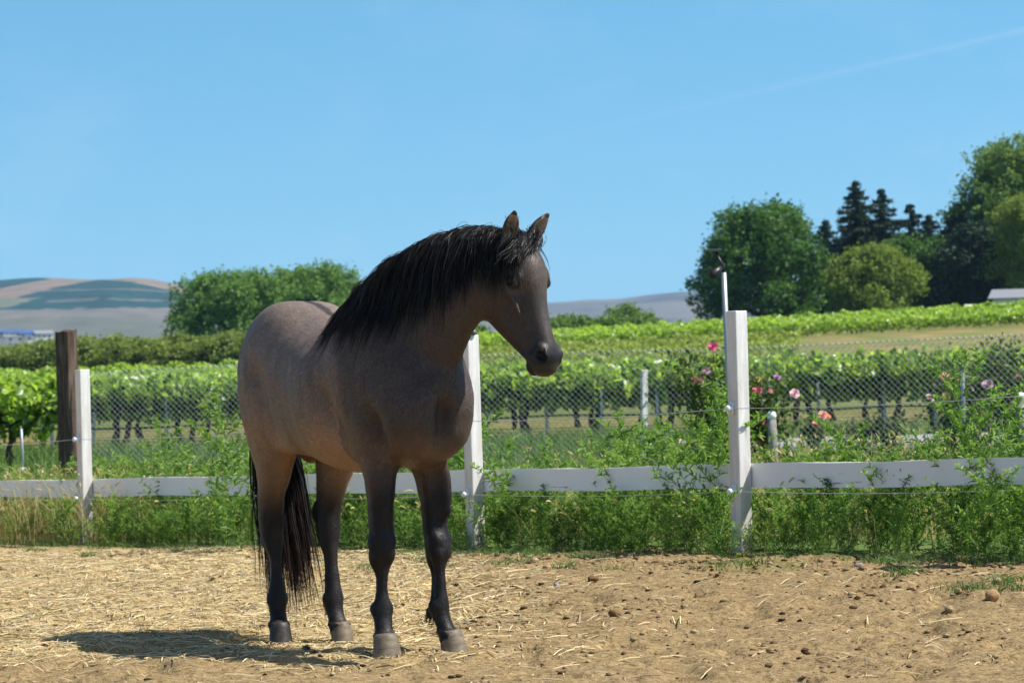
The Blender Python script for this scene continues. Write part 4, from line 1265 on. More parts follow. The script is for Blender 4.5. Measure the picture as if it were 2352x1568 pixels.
blab = ['leftmost white house of the far settlement', 'small white house second from the left in the far settlement', 'broad white house with blue roof in the far settlement', 'long low white building in the front of the far settlement',
        'blue roofed house at the middle of the far settlement', 'white house right of the blue roof in the far settlement', 'rightmost pale house of the far settlement']
for i, (px, py, w) in enumerate(((8, 777, 7), (16, 774, 6), (30, 772, 10), (44, 782, 15), (68, 774, 10), (80, 780, 12), (99, 775, 9))):
    Y = 1500.0
    X = (px - 1176) / 6500 * Y; Z = 1.235 + (840 - 0.0227 * (px - 1176) - py) / 6500 * Y
    small_house('house', blab[i], (X, Y, Z - 1.2), w, w * 0.7, 3.4, 1.6, rngb.random() - 0.5, white_wall, (bluem, roofm, bluem, roofm, bluem, bluem, roofm)[i], 'house', 'houses of the far settlement', 3)
tm, n, l, b = new_mat('settlement_bench', (0.27, 0.24, 0.17), 0.95, 0.05)
V, Fq = [], []
for i in range(40):
    x = -900 + i * 30
    for j, (y, z) in enumerate(((1380, -9), (1450, 12.0), (1700, 15.0), (2600, 22.0))):
        V.append((x, y, z + (1.5 * math.sin(i * 0.9) if j else 0) - max(0, (x + 120) * 0.06) * (j > 0)))
for i in range(39):
    for j in range(3):
        Fq.append((i * 4 + j, (i + 1) * 4 + j, (i + 1) * 4 + j + 1, i * 4 + j + 1))
tag(mesh_obj('terrain', V, Fq, tm, smooth=True), kind='structure')
# grey netting over a distant crop
nm_, n, l, b = new_mat('grey_netting', rough=0.9, spec=0.1)
nz = noise_node(n, l, 1.2, 4, 0.6, coords(n))
rp = ramp_node(n, l, nz.outputs['Fac'], [(0.3, (0.15, 0.17, 0.175)), (0.7, (0.27, 0.29, 0.29))])
l.new(rp.outputs['Color'], b.inputs['Base Color'])
net = empty('crop_netting', (15.5, 262, gz(15.5, 262)))
for i in range(5):
    x0 = -6.6 + i * 2.75
    V = [(x0, -0.2, -0.3), (x0 + 2.70, -0.2, -0.3), (x0 + 2.70, -0.2, 1.0 + 0.11 * (i + 1)), (x0, -0.2, 1.0 + 0.11 * i), (x0, 3, -0.3), (x0 + 2.7, 3, -0.3), (x0 + 2.7, 3, 1.15 + 0.11 * (i + 1)), (x0, 3, 1.15 + 0.11 * i)]
    mesh_obj('panel', V, [(0, 1, 2, 3), (3, 2, 6, 7), (5, 4, 7, 6), (4, 0, 3, 7), (1, 5, 6, 2)], nm_, net)
tag(net, 'long grey netting screen on the skyline left of the round tree', 'netting')
# ------------------------------------------------------------------ white paddock fence
paint, n, l, b = new_mat('white_paint', rough=0.6, spec=0.3)
tc = coords(n)
mp = n.new('ShaderNodeMapping'); mp.inputs['Scale'].default_value = (14, 14, 1.6); l.new(tc, mp.inputs['Vector'])
nz = noise_node(n, l, 2.4, 6, 0.7, mp.outputs['Vector'], 0.4)
nb_ = noise_node(n, l, 3.0, 4, 0.6, tc)
c0 = ramp_node(n, l, nb_.outputs['Fac'], [(0.3, (0.70, 0.685, 0.67)), (0.7, (0.83, 0.82, 0.80))])
chip = ramp_node(n, l, nz.outputs['Fac'], [(0.30, (1, 1, 1)), (0.37, (0, 0, 0))])
c1 = mix_node(n, l, c0.outputs['Color'], (0.36, 0.27, 0.21), chip.outputs['Color'])
# mud splashed over the foot, rain streaks further up
sx = n.new('ShaderNodeSeparateXYZ'); l.new(tc, sx.inputs[0])
zr = n.new('ShaderNodeMapRange'); zr.inputs['From Min'].default_value = 0.42; zr.inputs['From Max'].default_value = 0.0; zr.inputs['To Max'].default_value = 0.85; l.new(sx.outputs['Z'], zr.inputs['Value'])
ms_ = noise_node(n, l, 16, 5, 0.7, tc)
mr = n.new('ShaderNodeMath'); mr.operation = 'MULTIPLY'; mr.use_clamp = True; l.new(zr.outputs[0], mr.inputs[0]); l.new(ms_.outputs['Fac'], mr.inputs[1])
c1 = mix_node(n, l, c1, (0.30, 0.22, 0.13), mr.outputs[0])
st_ = noise_node(n, l, 1.0, 5, 0.65, mp.outputs['Vector'], 0.2)
sr = ramp_node(n, l, st_.outputs['Fac'], [(0.42, (0.80, 0.77, 0.73)), (0.60, (1, 1, 1))])
c1 = mix_node(n, l, c1, sr.outputs['Color'], 1.0, 'MULTIPLY')
l.new(c1, b.inputs['Base Color'])
add_bump(n, l, b, nz.outputs['Fac'], 0.25, 0.004)
rpaint, n, l, b = new_mat('white_rail_paint', rough=0.6, spec=0.3)
tc = coords(n)
mp = n.new('ShaderNodeMapping'); mp.inputs['Scale'].default_value = (1.3, 16, 22); l.new(tc, mp.inputs['Vector'])
nz = noise_node(n, l, 2.0, 7, 0.7, mp.outputs['Vector'], 0.3)
nb_ = noise_node(n, l, 2.0, 4, 0.6, tc)
c0 = ramp_node(n, l, nb_.outputs['Fac'], [(0.3, (0.80, 0.79, 0.79)), (0.7, (0.88, 0.875, 0.88))])
chip = ramp_node(n, l, nz.outputs['Fac'], [(0.30, (1, 1, 1)), (0.345, (0, 0, 0))])
c1 = mix_node(n, l, c0.outputs['Color'], (0.12, 0.10, 0.095), chip.outputs['Color'])
l.new(c1, b.inputs['Base Color'])
add_bump(n, l, b, nz.outputs['Fac'], 0.3, 0.004)
porcelain, n, l, b = new_mat('white_insulator', (0.82, 0.83, 0.84), 0.25, 0.5)
wirem, n, l, b = new_mat('fence_wire', (0.50, 0.48, 0.45), 0.5, 0.5); b.inputs['Metallic'].default_value = 0.4
darkm, n, l, b = new_mat('dark_grey_metal', (0.10, 0.105, 0.115), 0.5, 0.5)
yelm, n, l, b = new_mat('yellow_tag', (0.55, 0.42, 0.10), 0.6, 0.3)

fence = empty('paddock_fence', (FM[0], FM[1], 0.034))
tag(fence, 'white wooden paddock fence with one rail and electric wires behind the horse', 'fence')
FROT = math.atan2(FU[1], FU[0])                       # the span's direction
post_info = []
for k_ in range(-4, 3):
    p = FD * (k_ - (0.055 if k_ <= -2 else 0.0))
    bz = 0.030 * (np.linalg.norm(FD) * k_)
    post_info.append((k_, p[0], p[1], bz))
PW = 0.090
for k_, px, py, bz in post_info:
    if k_ < -3: continue
    lean = {-3: -0.004, -2: -0.004, -1: 0.0, 0: -0.018, 1: -0.002, 2: 0.0}[k_]
    post = MB().box((0, 0, 0.58), (PW, PW, 1.66)).build('post', paint, fence, bevel=0.006)
    post.location = (px, py, bz)
    post.rotation_euler = (0, lean, FROT)
    if k_ == 0:
        m = MB().tube([(-0.062, 0.0, 1.425), (0.062, 0.0, 1.425)], [0.019, 0.019], 12)
        m.build('cap', darkm, post, True)
        MB().box((0.01, 0, 1.462), (0.05, 0.012, 0.04)).build('tag', yelm, post, bevel=0.002)
    for zz in (0.845, 0.365):
        m = MB()
        y0 = -PW / 2
        m.box((0.0, y0 - 0.006, zz), (0.030, 0.012, 0.075))
        m.tube([(0, y0 - 0.010, zz), (0, y0 - 0.020, zz), (0, y0 - 0.028, zz), (0, y0 - 0.040, zz), (0, y0 - 0.052, zz)], [0.019, 0.022, 0.014, 0.021, 0.015], 12)
        m.tube([(0, y0 - 0.008, zz + 0.03), (0, y0 - 0.016, zz + 0.03)], [0.007, 0.006], 8)
        m.build('insulator', porcelain, post, True)
    if k_ in (1, -3):
        # loose wire end twisted round the insulator
        t_ = np.linspace(0, 1, 9)
        pts = np.stack([-0.02 - 0.07 * t_, np.full(9, -PW / 2 - 0.035), 0.365 - 0.05 * np.sin(t_ * math.pi) - 0.02 * t_], 1)
        MB().tube(pts, [0.0028] * 9, 5).build('wire_hook', porcelain, post, True)
for a_, c_ in zip(post_info[:-1], post_info[1:]):
    (k0, x0, y0, z0), (k1, x1, y1, z1) = a_, c_
    L_ = math.hypot(x1 - x0, y1 - y0)
    sag = np.random.default_rng(50 + k0)
    m = MB()
    xs = np.linspace(-L_ / 2 + 0.006, L_ / 2 - 0.006, 13)
    V, F = [], []
    for i, x in enumerate(xs):
        dz = 0.004 * math.sin(i * 0.8 + k0); dy = 0.004 * math.sin(i * 0.5 + 2 * k0)
        for yy, zz in ((-0.019, -0.071), (0.019, -0.071), (0.019, 0.071), (-0.019, 0.071)):
            V.append((x, yy + dy, zz + dz + sag.normal() * 0.0008))
    for i in range(12):
        for q in range(4):
            q2 = (q + 1) % 4
            F.append((i * 4 + q, i * 4 + q2, (i + 1) * 4 + q2, (i + 1) * 4 + q))
    F += [(0, 3, 2, 1), (48, 49, 50, 51)]
    m.add(V, F)
    r_ = m.build('rail', rpaint, fence)
    mx, my = (x0 + x1) / 2, (y0 + y1) / 2
    off = PW / 2 + 0.023
    r_.location = (mx + FN[0] * off, my + FN[1] * off, (z0 + z1) / 2 + 0.448)
    r_.rotation_euler = (0, -math.atan2(z1 - z0, L_), FROT)
for zz in (0.845, 0.365):
    pts = []
    for a_, c_ in zip(post_info[:-1], post_info[1:]):
        for t_ in np.linspace(0, 1, 8, endpoint=False):
            q = np.array(a_[1:]) * (1 - t_) + np.array(c_[1:]) * t_
            pts.append((q[0] - FN[0] * (PW / 2 + 0.028), q[1] - FN[1] * (PW / 2 + 0.028), q[2] + zz - 0.02 * math.sin(t_ * math.pi)))
    MB().tube(pts, [0.0022] * len(pts), 5).build('wire', wirem, fence, True)

# ------------------------------------------------------------------ chain-link garden fence
galv, n, l, b = new_mat('galvanised_wire', (0.50, 0.51, 0.53), 0.5, 0.5)
galp, n, l, b = new_mat('galvanised_pipe', (0.34, 0.37, 0.40), 0.45, 0.5); b.inputs['Metallic'].default_value = 0.5
darkgp, n, l, b = new_mat('dark_steel_pipe', (0.13, 0.155, 0.19), 0.5, 0.4)
CL0, CL1 = np.array([-5.25, 34.4]), np.array([7.6, 31.2])
cdir = (CL1 - CL0); clen = np.linalg.norm(cdir); cdir /= clen
link = empty('chain_link_fence', (CL0[0], CL0[1], 0))
tag(link, 'grey chain link fence between the weeds and the vineyard', 'fence')
def cl_base(s):
    q = CL0 + cdir * s
    return float(base_height(q[0], q[1])) + 0.02
DIA = 0.036
ncol = int(clen / DIA)
paths = []
Hc = 1.38
nrow = int(Hc / DIA) + 1
cols_ = np.arange(ncol)[:, None]; rows_ = np.arange(nrow)[None]
S = (cols_ + 0.5 * (rows_ % 2) + 0.02) * DIA * 1.0
S = cols_ * DIA + ((rows_ + cols_) % 2) * DIA * 1.02
Zb = np.array([cl_base(s) for s in np.linspace(0, clen, 60)])
hts = np.interp(S, np.linspace(0, clen, 60), Zb) + np.interp(S, [0, clen * 0.62, clen], [1.0, 1.0, 1.09]) * (rows_ * DIA)
dep = 0.004 * np.cos((rows_ + cols_) * math.pi)
P = np.stack([S * cdir[0] - dep * cdir[1], S * cdir[1] + dep * cdir[0], hts], -1)
V, F = [], []
rw = 0.0034
T_ = np.gradient(P, axis=1); T_ /= np.linalg.norm(T_, axis=2, keepdims=True)
A_ = np.cross(T_, np.array([cdir[1], -cdir[0], 0])); A_ /= np.linalg.norm(A_, axis=2, keepdims=True)
B_ = np.cross(T_, A_)
ring = [P + (A_ * math.cos(a) + B_ * math.sin(a)) * rw for a in (0, 2.094, 4.189)]
Vc = np.stack(ring, 2).reshape(-1, 3)
base = (np.arange(ncol)[:, None] * nrow + np.arange(nrow - 1)[None]).ravel() * 3
Fc = np.concatenate([np.stack([base + q, base + (q + 1) % 3, base + 3 + (q + 1) % 3, base + 3 + q], 1) for q in range(3)])
mesh_obj('wire_mesh', Vc, Fc, galv, link, smooth=True)['kind'] = 'stuff'
for s in (2.7, 10.62, 12.8):
    q = cdir * s
    z0 = cl_base(s)
    MB().tube([(q[0] - cdir[1] * -0.03, q[1] + 0.03, z0 - 0.2), (q[0] + 0.0, q[1] + 0.03, z0 + 1.12 if s > 10 else z0 + 1.36)], [0.034, 0.034], 10).build('post', darkgp, link, True)
for hh in (1.36,):
    pts = [(cdir[0] * s, cdir[1] * s, cl_base(s) + hh * np.interp(s, [0, clen * 0.62, clen], [1.0, 1.0, 1.09]) - 0.02) for s in np.linspace(0, clen, 30)]
    MB().tube(pts, [0.0025] * 30, 4).build('top_wire', galv, link, True)

# railway sleeper end post, white stake, stub posts
wood, n, l, b = new_mat('weathered_timber', rough=0.9, spec=0.1)
mp = n.new('ShaderNodeMapping'); mp.inputs['Scale'].default_value = (22, 22, 1.5); l.new(coords(n), mp.inputs['Vector'])
nz = noise_node(n, l, 1.6, 7, 0.7, mp.outputs['Vector'], 0.5)
rp = ramp_node(n, l, nz.outputs['Fac'], [(0.30, (0.024, 0.016, 0.012)), (0.50, (0.095, 0.064, 0.048)), (0.70, (0.23, 0.175, 0.14))])
l.new(rp.outputs['Color'], b.inputs['Base Color']); add_bump(n, l, b, nz.outputs['Fac'], 0.8, 0.02)
def rough_post(name, label, loc, w, d, h, rz, mat, lean=(0, 0), seed=0, cat='post', top_chip=0.01):
    rng = np.random.default_rng(seed)
    V, F = [], []
    ring = [(-1, -1), (-0.3, -1.03), (0.4, -0.98), (1, -1), (1.02, 0.2), (1, 1), (0.2, 1.02), (-1, 1), (-1.02, -0.1)]
    m = len(ring); zs = np.linspace(-0.4, h, 12)
    for z in zs:
        for (a, c) in ring:
            V.append((a * w / 2 + rng.normal() * w * 0.012, c * d / 2 + rng.normal() * d * 0.012, z + (rng.normal() * top_chip if z == h else 0)))
    for i in range(11):
        for q in range(m):
            q2 = (q + 1) % m
            F.append((i * m + q, i * m + q2, (i + 1) * m + q2, (i + 1) * m + q))
    F.append(tuple(11 * m + q for q in range(m)))
    o = mesh_obj(name, V, F, mat); o.location = loc; o.rotation_euler = (lean[0], lean[1], rz)
    return tag(o, label, cat)
rough_post('timber_post', 'tall dark weathered timber post beside the left white post', (-5.42, 34.5, gz(-5.42, 34.5)), 0.215, 0.16, 1.90, math.radians(-38), wood, (0, -0.012), 4)
peel, n, l, b = new_mat('peeling_white', rough=0.8, spec=0.2)
nz = noise_node(n, l, 22, 5, 0.7, coords(n))
rp = ramp_node(n, l, nz.outputs['Fac'], [(0.40, (0.30, 0.25, 0.21)), (0.52, (0.70, 0.68, 0.65))])
l.new(rp.outputs['Color'], b.inputs['Base Color'])
rough_post('stake', 'thin peeling white stake in the garden, right of the muzzle', (1.40, 30.6, gz(1.40, 30.6)), 0.065, 0.055, 1.16, 0.4, peel, (0, 0.02), 5, 'stake')
greyw, n, l, b = new_mat('grey_timber', rough=0.9, spec=0.1)
nz = noise_node(n, l, 18, 5, 0.6, coords(n))
rp = ramp_node(n, l, nz.outputs['Fac'], [(0.3, (0.16, 0.145, 0.13)), (0.7, (0.36, 0.34, 0.31))])
l.new(rp.outputs['Color'], b.inputs['Base Color'])
def stub(label, x, y, h, r):
    root = empty('stub_post', (x, y, gz(x, y)))
    MB().tube([(0.02, 0, -0.3), (0.01, 0, h * 0.5), (0, 0, h)], [r, r * 0.97, r * 0.95], 12).build('shaft', greyw, root, True)
    MB().tube([(0, 0, h), (0, 0, h + r * 0.8), (0, 0, h + r * 1.5), (0, 0, h + r * 1.8)], [r * 0.8, r * 1.05, r * 0.8, r * 0.2], 12).build('cap', porcelain, root, True)
    return tag(root, label, 'post')
stub('short round grey post with white cap just right of the right white post', 2.66, 29.2, 0.62, 0.050)
stub('short round grey post at the right edge among the roses', 5.25, 29.3, 0.74, 0.055)
stub('low pale post at the foot of the peeling stake', 1.47, 30.4, 0.30, 0.045)

# pole with lamp heads behind the right post
pole = empty('lamp_pole', (2.28, 30.0, gz(2.28, 30)))
MB().tube([(0.02, 0, -0.3), (0.0, 0, 1.2), (-0.02, 0, 2.17)], [0.030, 0.029, 0.028], 12).build('pole', galp, pole, True)
blk, n, l, b = new_mat('black_plastic', (0.014, 0.014, 0.018), 0.4, 0.4)
m = MB()
m.tube([(-0.02, 0, 2.16), (-0.03, 0, 2.25), (-0.10, 0, 2.38)], [0.022, 0.018, 0.014], 8); m.build('bracket', blk, pole, True)
lh = MB().tube([(-0.05, -0.02, 2.22), (-0.09, -0.05, 2.19), (-0.15, -0.09, 2.14), (-0.155, -0.092, 2.135)], [0.026, 0.044, 0.055, 0.048], 14).build('lamp_head', blk, pole, True)
MB().box((-0.12, 0, 2.41), (0.16, 0.12, 0.018)).build('solar_panel', darkm, pole, bevel=0.004).rotation_euler = (0, 0, 0)
tag(pole, 'slim grey pipe with black lamp head rising behind the right white post', 'lamp pole')

# ------------------------------------------------------------------ near vineyard
stakem, n, l, b = new_mat('steel_stake', (0.36, 0.40, 0.43), 0.5, 0.5); b.inputs['Metallic'].default_value = 0.4
def vine_proto(seed):
    rng = np.random.default_rng(seed)
    root = empty('grape_vine', (0, 0, 0))
    m = MB()
    zc = 0.62
    t_ = np.linspace(0, 1, 7)
    bx = np.cumsum(rng.normal(size=7)) * 0.025; by = np.cumsum(rng.normal(size=7)) * 0.02
    pts = np.stack([bx, by, -0.1 + t_ * (zc + 0.1)], 1)
    m.tube(pts, np.linspace(0.060, 0.045, 7) * (1 + 0.15 * rng.normal(size=7)), 8)
    m.build('trunk', bark, root, True)
    for sd in (-1, 1):
        k = 6
        q = np.linspace(0, 1, k)
        pts2 = np.stack([bx[-1] + sd * q * 0.62, by[-1] + rng.normal(size=k) * 0.015, zc + 0.03 * rng.normal(size=k) * q + 0.02], 1)
        MB().tube(pts2, np.linspace(0.040, 0.022, k), 7).build('arm', bark, root, True)
    # shoots and leaves
    ns = 44
    sx = rng.uniform(-0.66, 0.66, ns)
    P, S_ = [], []
    for s in sx:
        lean = rng.normal() * 0.36; ly = rng.normal() * 0.60
        ln = 0.50 + 0.20 * rng.random()
        kk = rng.integers(10, 16)
        q = np.sort(rng.random(kk))
        arch = q ** 2 * 0.55 * rng.random()
        p = np.stack([s + lean * q * ln, ly * q * ln, zc + 0.02 + q * ln * 0.92 - arch * ln * abs(ly) * 1.4], 1) + rng.normal(size=(kk, 3)) * 0.045
        P.append(p); S_.append(0.20 + 0.50 * q + 0.32 * rng.normal(size=kk))  # paler up the shoots: sun on the canopy put into the leaf tone
    nh = 130                                            # leaves hanging below the arms
    P.append(np.stack([rng.uniform(-0.66, 0.66, nh), rng.normal(size=nh) * 0.16, zc + rng.uniform(-0.20, 0.14, nh)], 1)); S_.append(0.25 + 0.2 * rng.normal(size=nh))
    P = np.concatenate(P); S_ = np.concatenate(S_)
    V, F, mm = leaves(P, 0.13, rng, 0.5, 0.95, 0.35)
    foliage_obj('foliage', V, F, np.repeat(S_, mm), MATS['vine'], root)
    return root
ORD = ['first', 'second', 'third', 'fourth', 'fifth', 'sixth', 'seventh', 'eighth', 'ninth', 'tenth', 'eleventh', 'twelfth', 'thirteenth', 'fourteenth', 'fifteenth', 'sixteenth', 'seventeenth', 'eighteenth', 'nineteenth', 'twentieth', 'twenty first', 'twenty second']
vprotos = [vine_proto(200 + i) for i in range(5)]
rngv = np.random.default_rng(77)
used = 0
ROWS = ((50.0, 10.8), (52.6, 11.3), (55.2, 11.8))
rlab = ('grape vine in the front row of the near vineyard', 'grape vine in the second row of the near vineyard', 'grape vine in the third row of the near vineyard')
for ri, (yy, hw) in enumerate(ROWS):
    x = -hw + 0.4 * ri; vno = -1
    while x < hw:
        if used < 5: o = vprotos[used]; used += 1
        else: o = copy_tree(vprotos[rngv.integers(0, 5)])
        yv = yy + rngv.normal() * 0.06 + (0 if x > -8 else 0)
        o.location = (x, yv, gz(x, yv))
        s_ = 0.93 + 0.14 * rngv.random()
        o.scale = (s_, s_, s_ * (1.0 + 0.05 * (x > 4)))
        o.rotation_euler = (0, 0, rngv.normal() * 0.12 + (math.pi if rngv.random() < 0.5 else 0))
        vno += 1
        if ri == 0: lab = 'grape vine in the front row, ' + ORD[vno] + ' from the left edge of the row'
        else: lab = rlab[ri]
        tag(o, lab, 'grape vine', 'vines of the near vineyard')
        x += 1.18 + 0.12 * rngv.random()
# a closer vine at the left edge, beyond the timber post
for i, (x, y) in enumerate(((-7.15, 40.2), (-8.3, 40.6))):
    o = copy_tree(vprotos[1 + i]); o.location = (x, y, gz(x, y)); o.scale = (1, 1, 1.0); o.rotation_euler = (0, 0, 0.1)
    tag(o, ('nearest grape vine, left of the dark timber post', 'grape vine at the left edge beside the nearest vine')[i], 'grape vine', 'vines of the near vineyard')
# vineyard rows further back: one mass
def vine_mass(name, label, rows, per_m, seed, hgt, lo, size, mat='vine'):
    rng = np.random.default_rng(seed)
    P, S_ = [], []
    for (yy, x0, x1) in rows:
        n_ = int((x1 - x0) * per_m)
        x = rng.uniform(x0, x1, n_)
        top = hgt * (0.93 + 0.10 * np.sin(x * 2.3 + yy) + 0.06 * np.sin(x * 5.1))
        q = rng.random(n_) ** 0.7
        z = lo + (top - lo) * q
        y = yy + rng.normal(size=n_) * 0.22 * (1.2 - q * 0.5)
        P.append(np.stack([x, y, z + base_height(x, y)], 1)); S_.append(0.35 + 0.55 * q + 0.15 * rng.normal(size=n_))  # lit row tops painted in, leaves paler with height
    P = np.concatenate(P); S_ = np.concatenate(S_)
    V, F, mm = leaves(P, size, rng, 0.8, 0.9, 0.3)
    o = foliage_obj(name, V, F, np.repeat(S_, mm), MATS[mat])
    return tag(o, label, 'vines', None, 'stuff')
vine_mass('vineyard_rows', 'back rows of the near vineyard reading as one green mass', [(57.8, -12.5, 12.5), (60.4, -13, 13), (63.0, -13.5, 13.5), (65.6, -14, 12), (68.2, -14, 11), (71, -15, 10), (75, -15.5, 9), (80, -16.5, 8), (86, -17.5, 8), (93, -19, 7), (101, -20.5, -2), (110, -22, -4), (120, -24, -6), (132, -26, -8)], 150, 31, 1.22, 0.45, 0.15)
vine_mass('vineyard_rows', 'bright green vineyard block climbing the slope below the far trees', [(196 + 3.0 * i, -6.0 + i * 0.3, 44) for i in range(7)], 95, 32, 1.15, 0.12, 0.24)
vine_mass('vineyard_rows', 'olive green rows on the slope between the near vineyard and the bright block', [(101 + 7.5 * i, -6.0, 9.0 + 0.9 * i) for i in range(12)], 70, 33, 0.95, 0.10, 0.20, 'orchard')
# stakes and drip line
nst = 0
for i in range(22):
    x = -10.2 + i * 0.98 + rngv.normal() * 0.12
    if -4.0 < x < -1.0: continue
    yv = 49.85
    o = MB().box((0, 0, 0.35), (0.05, 0.035, 0.90)).build('trellis_stake', stakem)
    o.location = (x, yv, gz(x, yv)); o.rotation_euler = (0, rngv.normal() * 0.02, rngv.random())
    tag(o, 'grey steel trellis stake in the front vine row, ' + ORD[nst] + ' from the left', 'stake', 'trellis stakes of the front vine row'); nst += 1
hose, n, l, b = new_mat('black_hose', (0.03, 0.03, 0.035), 0.6, 0.3)
pts = [(x, 49.8, gz(x, 49.8) + 0.33 + 0.012 * math.sin(x * 2.1)) for x in np.linspace(-11, 11, 60)]
tag(MB().tube(pts, [0.016] * 60, 6).build('drip_line', hose, None, True), 'black drip hose strung along the front vine row', 'hose')
st = empty('irrigation_riser', (-6.65, 38.2, gz(-6.65, 38.2)))
MB().tube([(0, 0, -0.1), (0.01, 0, 0.30), (0, 0, 0.62)], [0.018, 0.018, 0.018], 8).build('pipe', stakem, st, True)
MB().tube([(0, -0.02, 0.03), (0, -0.02, 0.10)], [0.04, 0.035], 10).build('valve_cap', porcelain, st, True)
tag(st, 'short steel riser pipe with white cap under the left vines', 'pipe')
# ------------------------------------------------------------------ weeds along the fence
def weed_geometry(seed, height, spread, nbr, nleaf, leaf_len):
    rng = np.random.default_rng(seed)
    stems, leafP, shade = [], [], []
    t5 = np.linspace(0, 1, 6)[:, None]
    main = np.array([0, 0, 1.0]) + rng.normal(size=3) * (0.10, 0.10, 0)
    ax0 = main * height * t5 + np.array([1, 0.4, 0]) * (0.03 * np.sin(t5 * 3))
    stems.append(ax0)
    for i in range(nbr):
        q = 0.06 + 0.80 * (i + rng.random()) / nbr
        p0 = main * height * q
        a = rng.random() * 2 * math.pi
        ln = spread * (1.05 - 0.65 * q) * (0.7 + 0.5 * rng.random())
        d = np.array([math.cos(a), math.sin(a), 0])
        br = p0 + d * ln * t5 + np.array([0, 0, 1]) * (ln * (0.85 * t5 + 0.25 * t5 ** 2) - 0.25 * ln * t5 ** 3)
        stems.append(br)
    for br in stems:
        n_ = int(nleaf * (1.6 if br is ax0 else 1.0))
        q = rng.random(n_) ** 0.75
        fi = q * 5; i0 = np.clip(fi.astype(int), 0, 4); f = (fi - i0)[:, None]
        P = br[i0] * (1 - f) + br[i0 + 1] * f
        dirs = rand_unit(rng, n_) + np.array([0, 0, 0.55]) + (br[-1] - br[0]) / (np.linalg.norm(br[-1] - br[0]) + 1e-6) * 0.5
        dirs /= np.linalg.norm(dirs, axis=1, keepdims=True)
        L = leaf_len * (0.5 + 0.8 * rng.random((n_, 1))) * (1.1 - 0.45 * q[:, None])
        p1 = P + dirs * L * 0.55
        p2 = p1 + (dirs + np.array([0, 0, -0.45])) * L * 0.5
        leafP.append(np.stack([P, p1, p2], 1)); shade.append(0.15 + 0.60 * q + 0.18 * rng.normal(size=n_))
    LP = np.concatenate(leafP); sh = np.concatenate(shade)
    W = np.tile([0.0042, 0.0092, 0.0014], (len(LP), 1)) * (leaf_len / 0.05)
    V1, F1 = ribbons(LP, W, seed)
    SP = np.stack(stems)
    V2, F2 = ribbons(SP, np.tile(np.linspace(0.006, 0.002, 6), (len(SP), 1)), seed + 1)
    return V1, F1, np.repeat(sh, 6), V2, F2

WP = [weed_geometry(300 + i, 0.50 + 0.05 * i, 0.26, 13, 26, 0.052) for i in range(5)]
rngw = np.random.default_rng(61)
Vs, Fs, Ss, off = [], [], [], 0
def fence_pt(s, p): return FM + FU * s + FN * p
nw = 1050
for i in range(nw):
    s = rngw.uniform(-10.0, 7.2)
    p = (rngw.random() ** 1.8) * 2.2 - 0.16 + 0.10 * math.sin(s * 2.1)
    q = fence_pt(s, p)
    if abs(q[0] / q[1]) > 0.23: continue
    if p > 0.6 and rngw.random() < (0.9 if s > 0.5 else 0.72): continue
    if q[0] / q[1] < -0.158 and rngw.random() < 0.75: continue       # the far left is mostly dry grass
    V1, F1, sh, V2, F2 = WP[rngw.integers(0, 5)]
    sc_ = (0.72 + 0.42 * rngw.random()) * (1.0 if p < 0.05 else 1.12)
    if p < 0.10: sc_ *= 0.56
    elif p < 0.7: sc_ *= 0.86
    if p < 0.15 and abs(((s + 1.335) % 2.67) - 1.335) < 0.24: sc_ *= 0.55
    a = rngw.random() * 6.28
    R = np.array([(math.cos(a), -math.sin(a), 0), (math.sin(a), math.cos(a), 0), (0, 0, 1)]) * sc_
    o3 = np.array([q[0], q[1], float(base_height(q[0], q[1])) - 0.02])
    hue = rngw.normal() * 0.20
    for V, F, s_ in ((V1, F1, sh), (V2, F2, np.full(len(V2), 0.45))):
        Vs.append(V @ R.T + o3); Fs.append(F + off); Ss.append(s_ + hue); off += len(V)
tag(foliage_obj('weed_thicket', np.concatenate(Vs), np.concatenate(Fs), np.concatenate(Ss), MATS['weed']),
    'dense green feathery weeds growing under the white fence', 'weeds', None, 'stuff')
